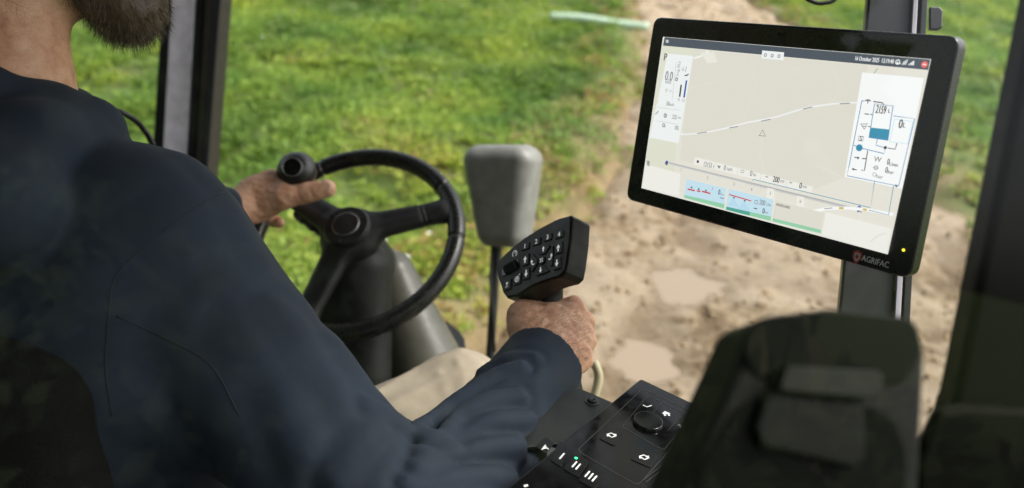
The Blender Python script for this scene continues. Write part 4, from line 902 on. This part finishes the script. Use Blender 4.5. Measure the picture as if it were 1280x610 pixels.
def surf_sampler(base, down):
    V_, F_ = base; a_ = V_[F_[:, 0]]; n_ = np.cross(V_[F_[:, 1]] - a_, V_[F_[:, 3]] - a_); n_ /= np.linalg.norm(n_, axis=1)[:, None] + 1e-9
    def f(n, r): i = r.integers(0, len(F_), n); return V_[F_[i]].mean(1), n_[i], np.tile(down, (n, 1))
    return f
BRD = pbr('brown_beard', (.075, .048, .028), .55, var=.5, vscale=120, bstr=0)
strands(9000, surf_sampler(bbase, (0, 0, -.8)), .014, .00035, 1, BRD, 'beard', .25, bbase)
strands(9000, surf_sampler(hbase, (0, 0, -.9)), .040, .0005, 2, HAIR, 'hair', .6, hbase)
# short hairs on the back of the right hand
Vh, Fh = rh; a_ = Vh[Fh[:, 0]]; nh = np.cross(Vh[Fh[:, 1]] - a_, Vh[Fh[:, 3]] - a_); nh /= np.linalg.norm(nh, axis=1)[:, None] + 1e-9; ctr = Vh[Fh].mean(1)
viewd = CAM - ctr; viewd /= np.linalg.norm(viewd, axis=1)[:, None]; okm = ((nh*viewd).sum(1) > .25) & (np.linalg.norm(ctr - c(690, 425, .95), axis=1) < .045)
def hs(n, r): i = r.choice(np.flatnonzero(okm), n); return ctr[i], nh[i]*.3, np.tile(cv([.75, -.25, .3]), (n, 1))
strands(1000, hs, .0075, .00013, 5, pbr('arm_hair_brown', (.05, .03, .018), .5, bstr=0), 'hand_hair', .25)

# ---- jacket
def folds(P, a, b, lst):
    return 0
ax_f = nz(wrR - elR); Lf = np.linalg.norm(wrR - elR); fu = nz(np.cross(ax_f, BAS[:, 2])); fv = np.cross(ax_f, fu)
ax_u = nz(elR - shR); Lu = np.linalg.norm(elR - shR)
tor = union([cap((-.56, .50, 2.30), (-.84, .50, 2.30), .125), cap((-.60, .49, 2.24), (-.57, .44, 1.90), .145, .17), cap((-.80, .49, 2.24), (-.79, .45, 1.98), .145, .15),
             cap((-.70, .545, 2.40), shR + [.0, -.005, -.012], .078, .072), cap((-.70, .545, 2.40), shL + [0, 0, -.01], .078, .072)], .06)
armR = union([cap(shR + [-.03, 0, -.02], elR, .086, .070)], .03)
foreR = union([cap(elR, elR*.55 + wrR*.45, .070, .060), cap(elR*.55 + wrR*.45, wrR + ax_f*.012, .060, .047)], .02)
armL = union([cap(shL, elL, .075, .06), cap(elL, wrL - nz(wrL-elL)*.03, .06, .042)], .03)
def fold_line(pts, r=.006):                       # a raised fold: chain of thin capsules
    return [cap(pts[i], pts[i+1], r, r) for i in range(len(pts)-1)]
base_j = lambda P: smin(smin(smin(tor(P), armR(P), .05), foreR(P), .05), armL(P), .04)
def march(f, x, y, d0=.3):
    d = ray(x, y); t = d0
    for _ in range(90): t += float(f((CAM + d*t)[None])[0])*.7
    return CAM + d*t
FOLD = [([(524, 532), (558, 506), (592, 482), (622, 464), (650, 458)], .0080, .0050), ([(532, 546), (574, 518), (612, 498), (648, 494)], .0085, .0050), ([(528, 562), (574, 541), (618, 524), (662, 522)], .0085, .0045),
        ([(524, 582), (566, 566), (610, 556), (650, 556)], .0085, .0045), ([(512, 603), (558, 596), (604, 592), (640, 600)], .0085, .0040), ([(462, 505), (495, 524), (526, 540), (560, 560)], .0090, .0045), ([(600, 462), (630, 446), (668, 448)], .0065, .0025),
        ([(450, 470), (420, 430), (380, 360), (345, 290)], .014, .0035), ([(430, 500), (400, 460), (350, 390)], .016, .0035), ([(380, 560), (350, 480), (300, 410)], .018, .0035), ([(300, 600), (270, 500), (235, 430)], .022, .0035),
        ([(240, 200), (290, 250), (320, 310)], .016, .0025), ([(420, 600), (440, 560), (470, 530)], .012, .004)]
FP = [([march(base_j, *p) for p in L_], wd, am) for L_, wd, am in FOLD]
# collar and hood lying on the shoulders
HP = [march(base_j, *p) + BAS[:, 2]*.005 for p in ((-120, 225), (-40, 215), (40, 190), (106, 162))]
hood = union([cap(HP[i], HP[i+1], (.046, .044, .042)[i], (.044, .042, .034)[i]) for i in range(3)] + [cap((-.84, .50, 2.435), (-.80, .44, 2.45), .048, .05), cap((-.80, .44, 2.45), (-.60, .44, 2.45), .05, .05), cap((-.60, .44, 2.45), (-.635, .50, 2.415), .05, .045), cap((-.635, .50, 2.415), (-.645, .60, 2.38), .044, .035), cap((-.84, .50, 2.435), (-.80, .62, 2.36), .048, .035)], .03)
collar = union([cap((-.69, .61, 2.475), (-.66, .55, 2.49), .024), cap((-.66, .55, 2.49), (-.715, .475, 2.545), .028), cap((-.715, .475, 2.545), (-.79, .54, 2.50), .028), cap((-.79, .54, 2.50), (-.78, .64, 2.47), .026), cap((-.64, .55, 2.46), (-.70, .50, 2.46), .05)], .025)
def jf(P):
    d = base_j(P)
    for pts, wd, am in FP:
        am = am*(1.75 if wd < .0095 else 1)
        m = np.full(d.shape, 1e9)
        for i in range(len(pts)-1): m = np.minimum(m, cap(pts[i], pts[i+1], 0)(P))
        d = d - am*np.exp(-(m/wd)**2) + am*.35*np.exp(-((m - 1.7*wd)/(wd*.6))**2)
    d = d + .0025*sn(P, 5, 8) + .0010*sn(P, 14, 9)
    d = smin(d, hood(P) + .002*sn(P, 7, 2), .010); d = smin(d, collar(P), .008)
    t = (P - wrR) @ ax_f; d = np.maximum(d, np.where(np.linalg.norm(P - wrR, axis=-1) < .12, t - .006, -1))
    rr_ = np.linalg.norm((P - wrR) - t[..., None]*ax_f, axis=-1); inner_ = np.where((t > -.03) & (t < .05), rr_ - .037, 1); d = np.maximum(d, -inner_)
    d = d + .0018*np.exp(-((t + .042)/.0022)**2)*(rr_ < .08)*0
    nk = cap((-.72, .585, 2.70), (-.715, .555, 2.47), .052, .056)(P); return np.maximum(d, -nk)
jo = mk('jacket', *nets(jf, (-1.16, .22, 1.78), (-.08, 1.15, 2.64), .0038), JACK, per)
me = jo.data; dgv = [v.co + jo.location + per.location for v in me.vertices]; bvh = BVHTree.FromPolygons(dgv, [tuple(p.vertices) for p in me.polygons])
def seam(px, rad=.0005, name='seam'):
    pts = []
    for x, y in spline([(a_, b_) for a_, b_ in px], 10):
        h = bvh.ray_cast(Vector(CAM), Vector(ray(x, y)))
        if h[0] is not None: pts.append(np.array(h[0]) + np.array(h[1])*.0001)
    if len(pts) > 3: mk(name, *tube(pts, rad, 6), pbr('seam_thread', (.009, .014, .021), .7, bstr=0), jo)
seam([(280, 240), (240, 262), (190, 300), (145, 345), (135, 400)]); seam([(145, 395), (200, 420), (262, 455), (300, 520)]); seam([(135, 400), (132, 460), (140, 520)])

# ---- trousers and boots
knR, knL = c(576, 497, 1.27), np.array([-1.0, .93, 2.03])
trf = union([cap((-.61, .48, 1.96), knR, .098, .066), cap((-.79, .48, 1.96), knL, .098, .07), cap((-.63, .45, 1.97), (-.77, .45, 1.97), .115), cap(knR, (-.46, 1.20, 1.66), .064, .055), cap(knL, (-.98, 1.24, 1.66), .066, .055)], .04)
TFo = [([(470, 492), (520, 462), (575, 440), (610, 438)], .008, .0045), ([(488, 505), (540, 480), (590, 462), (620, 462)], .008, .0050), ([(505, 520), (550, 503), (600, 488)], .008, .0045),
       ([(555, 437), (572, 452), (580, 475), (574, 500)], .007, .0040), ([(525, 452), (548, 468), (556, 492)], .007, .0035)]
TP = [([march(trf, *p, .8) for p in L_], wd, am) for L_, wd, am in TFo]
def tf(P):
    d = trf(P)
    for pts, wd, am in TP:
        am = am*1.0
        m = np.full(d.shape, 1e9)
        for i in range(len(pts)-1): m = np.minimum(m, cap(pts[i], pts[i+1], 0)(P))
        d = d - am*np.exp(-(m/wd)**2)
    return d + .0010*sn(P, 7, 1)
mk('trousers', *nets(tf, (-1.15, .28, 1.60), (-.3, 1.36, 2.16), .0045), TROU, per)
BT = pbr('brown_leather', (.16, .075, .035), .45, var=.3)
for x, y0 in ((-.46, 1.20), (-.98, 1.24)):
    mk('boot', *nets(union([cap((x, y0, 1.70), (x, y0+.02, 1.58), .052, .045), cap((x, y0+.0, 1.556), (x, y0+.17, 1.545), .047, .040)], .03), (x-.1, y0-.12, 1.49), (x+.1, y0+.27, 1.8), .005), BT, per)
# small cable behind the shoulder
V, F = tube(spline([c(122, 158, 1.25), c(142, 139, 1.25), c(164, 147, 1.27), c(180, 162, 1.3), c(192, 182, 1.3)], 6), .0045, 8)
tag(mk('hanging_cable', V, F, BLK), 'short black cable crossing in front of the left pillar above the shoulder', 'cable')
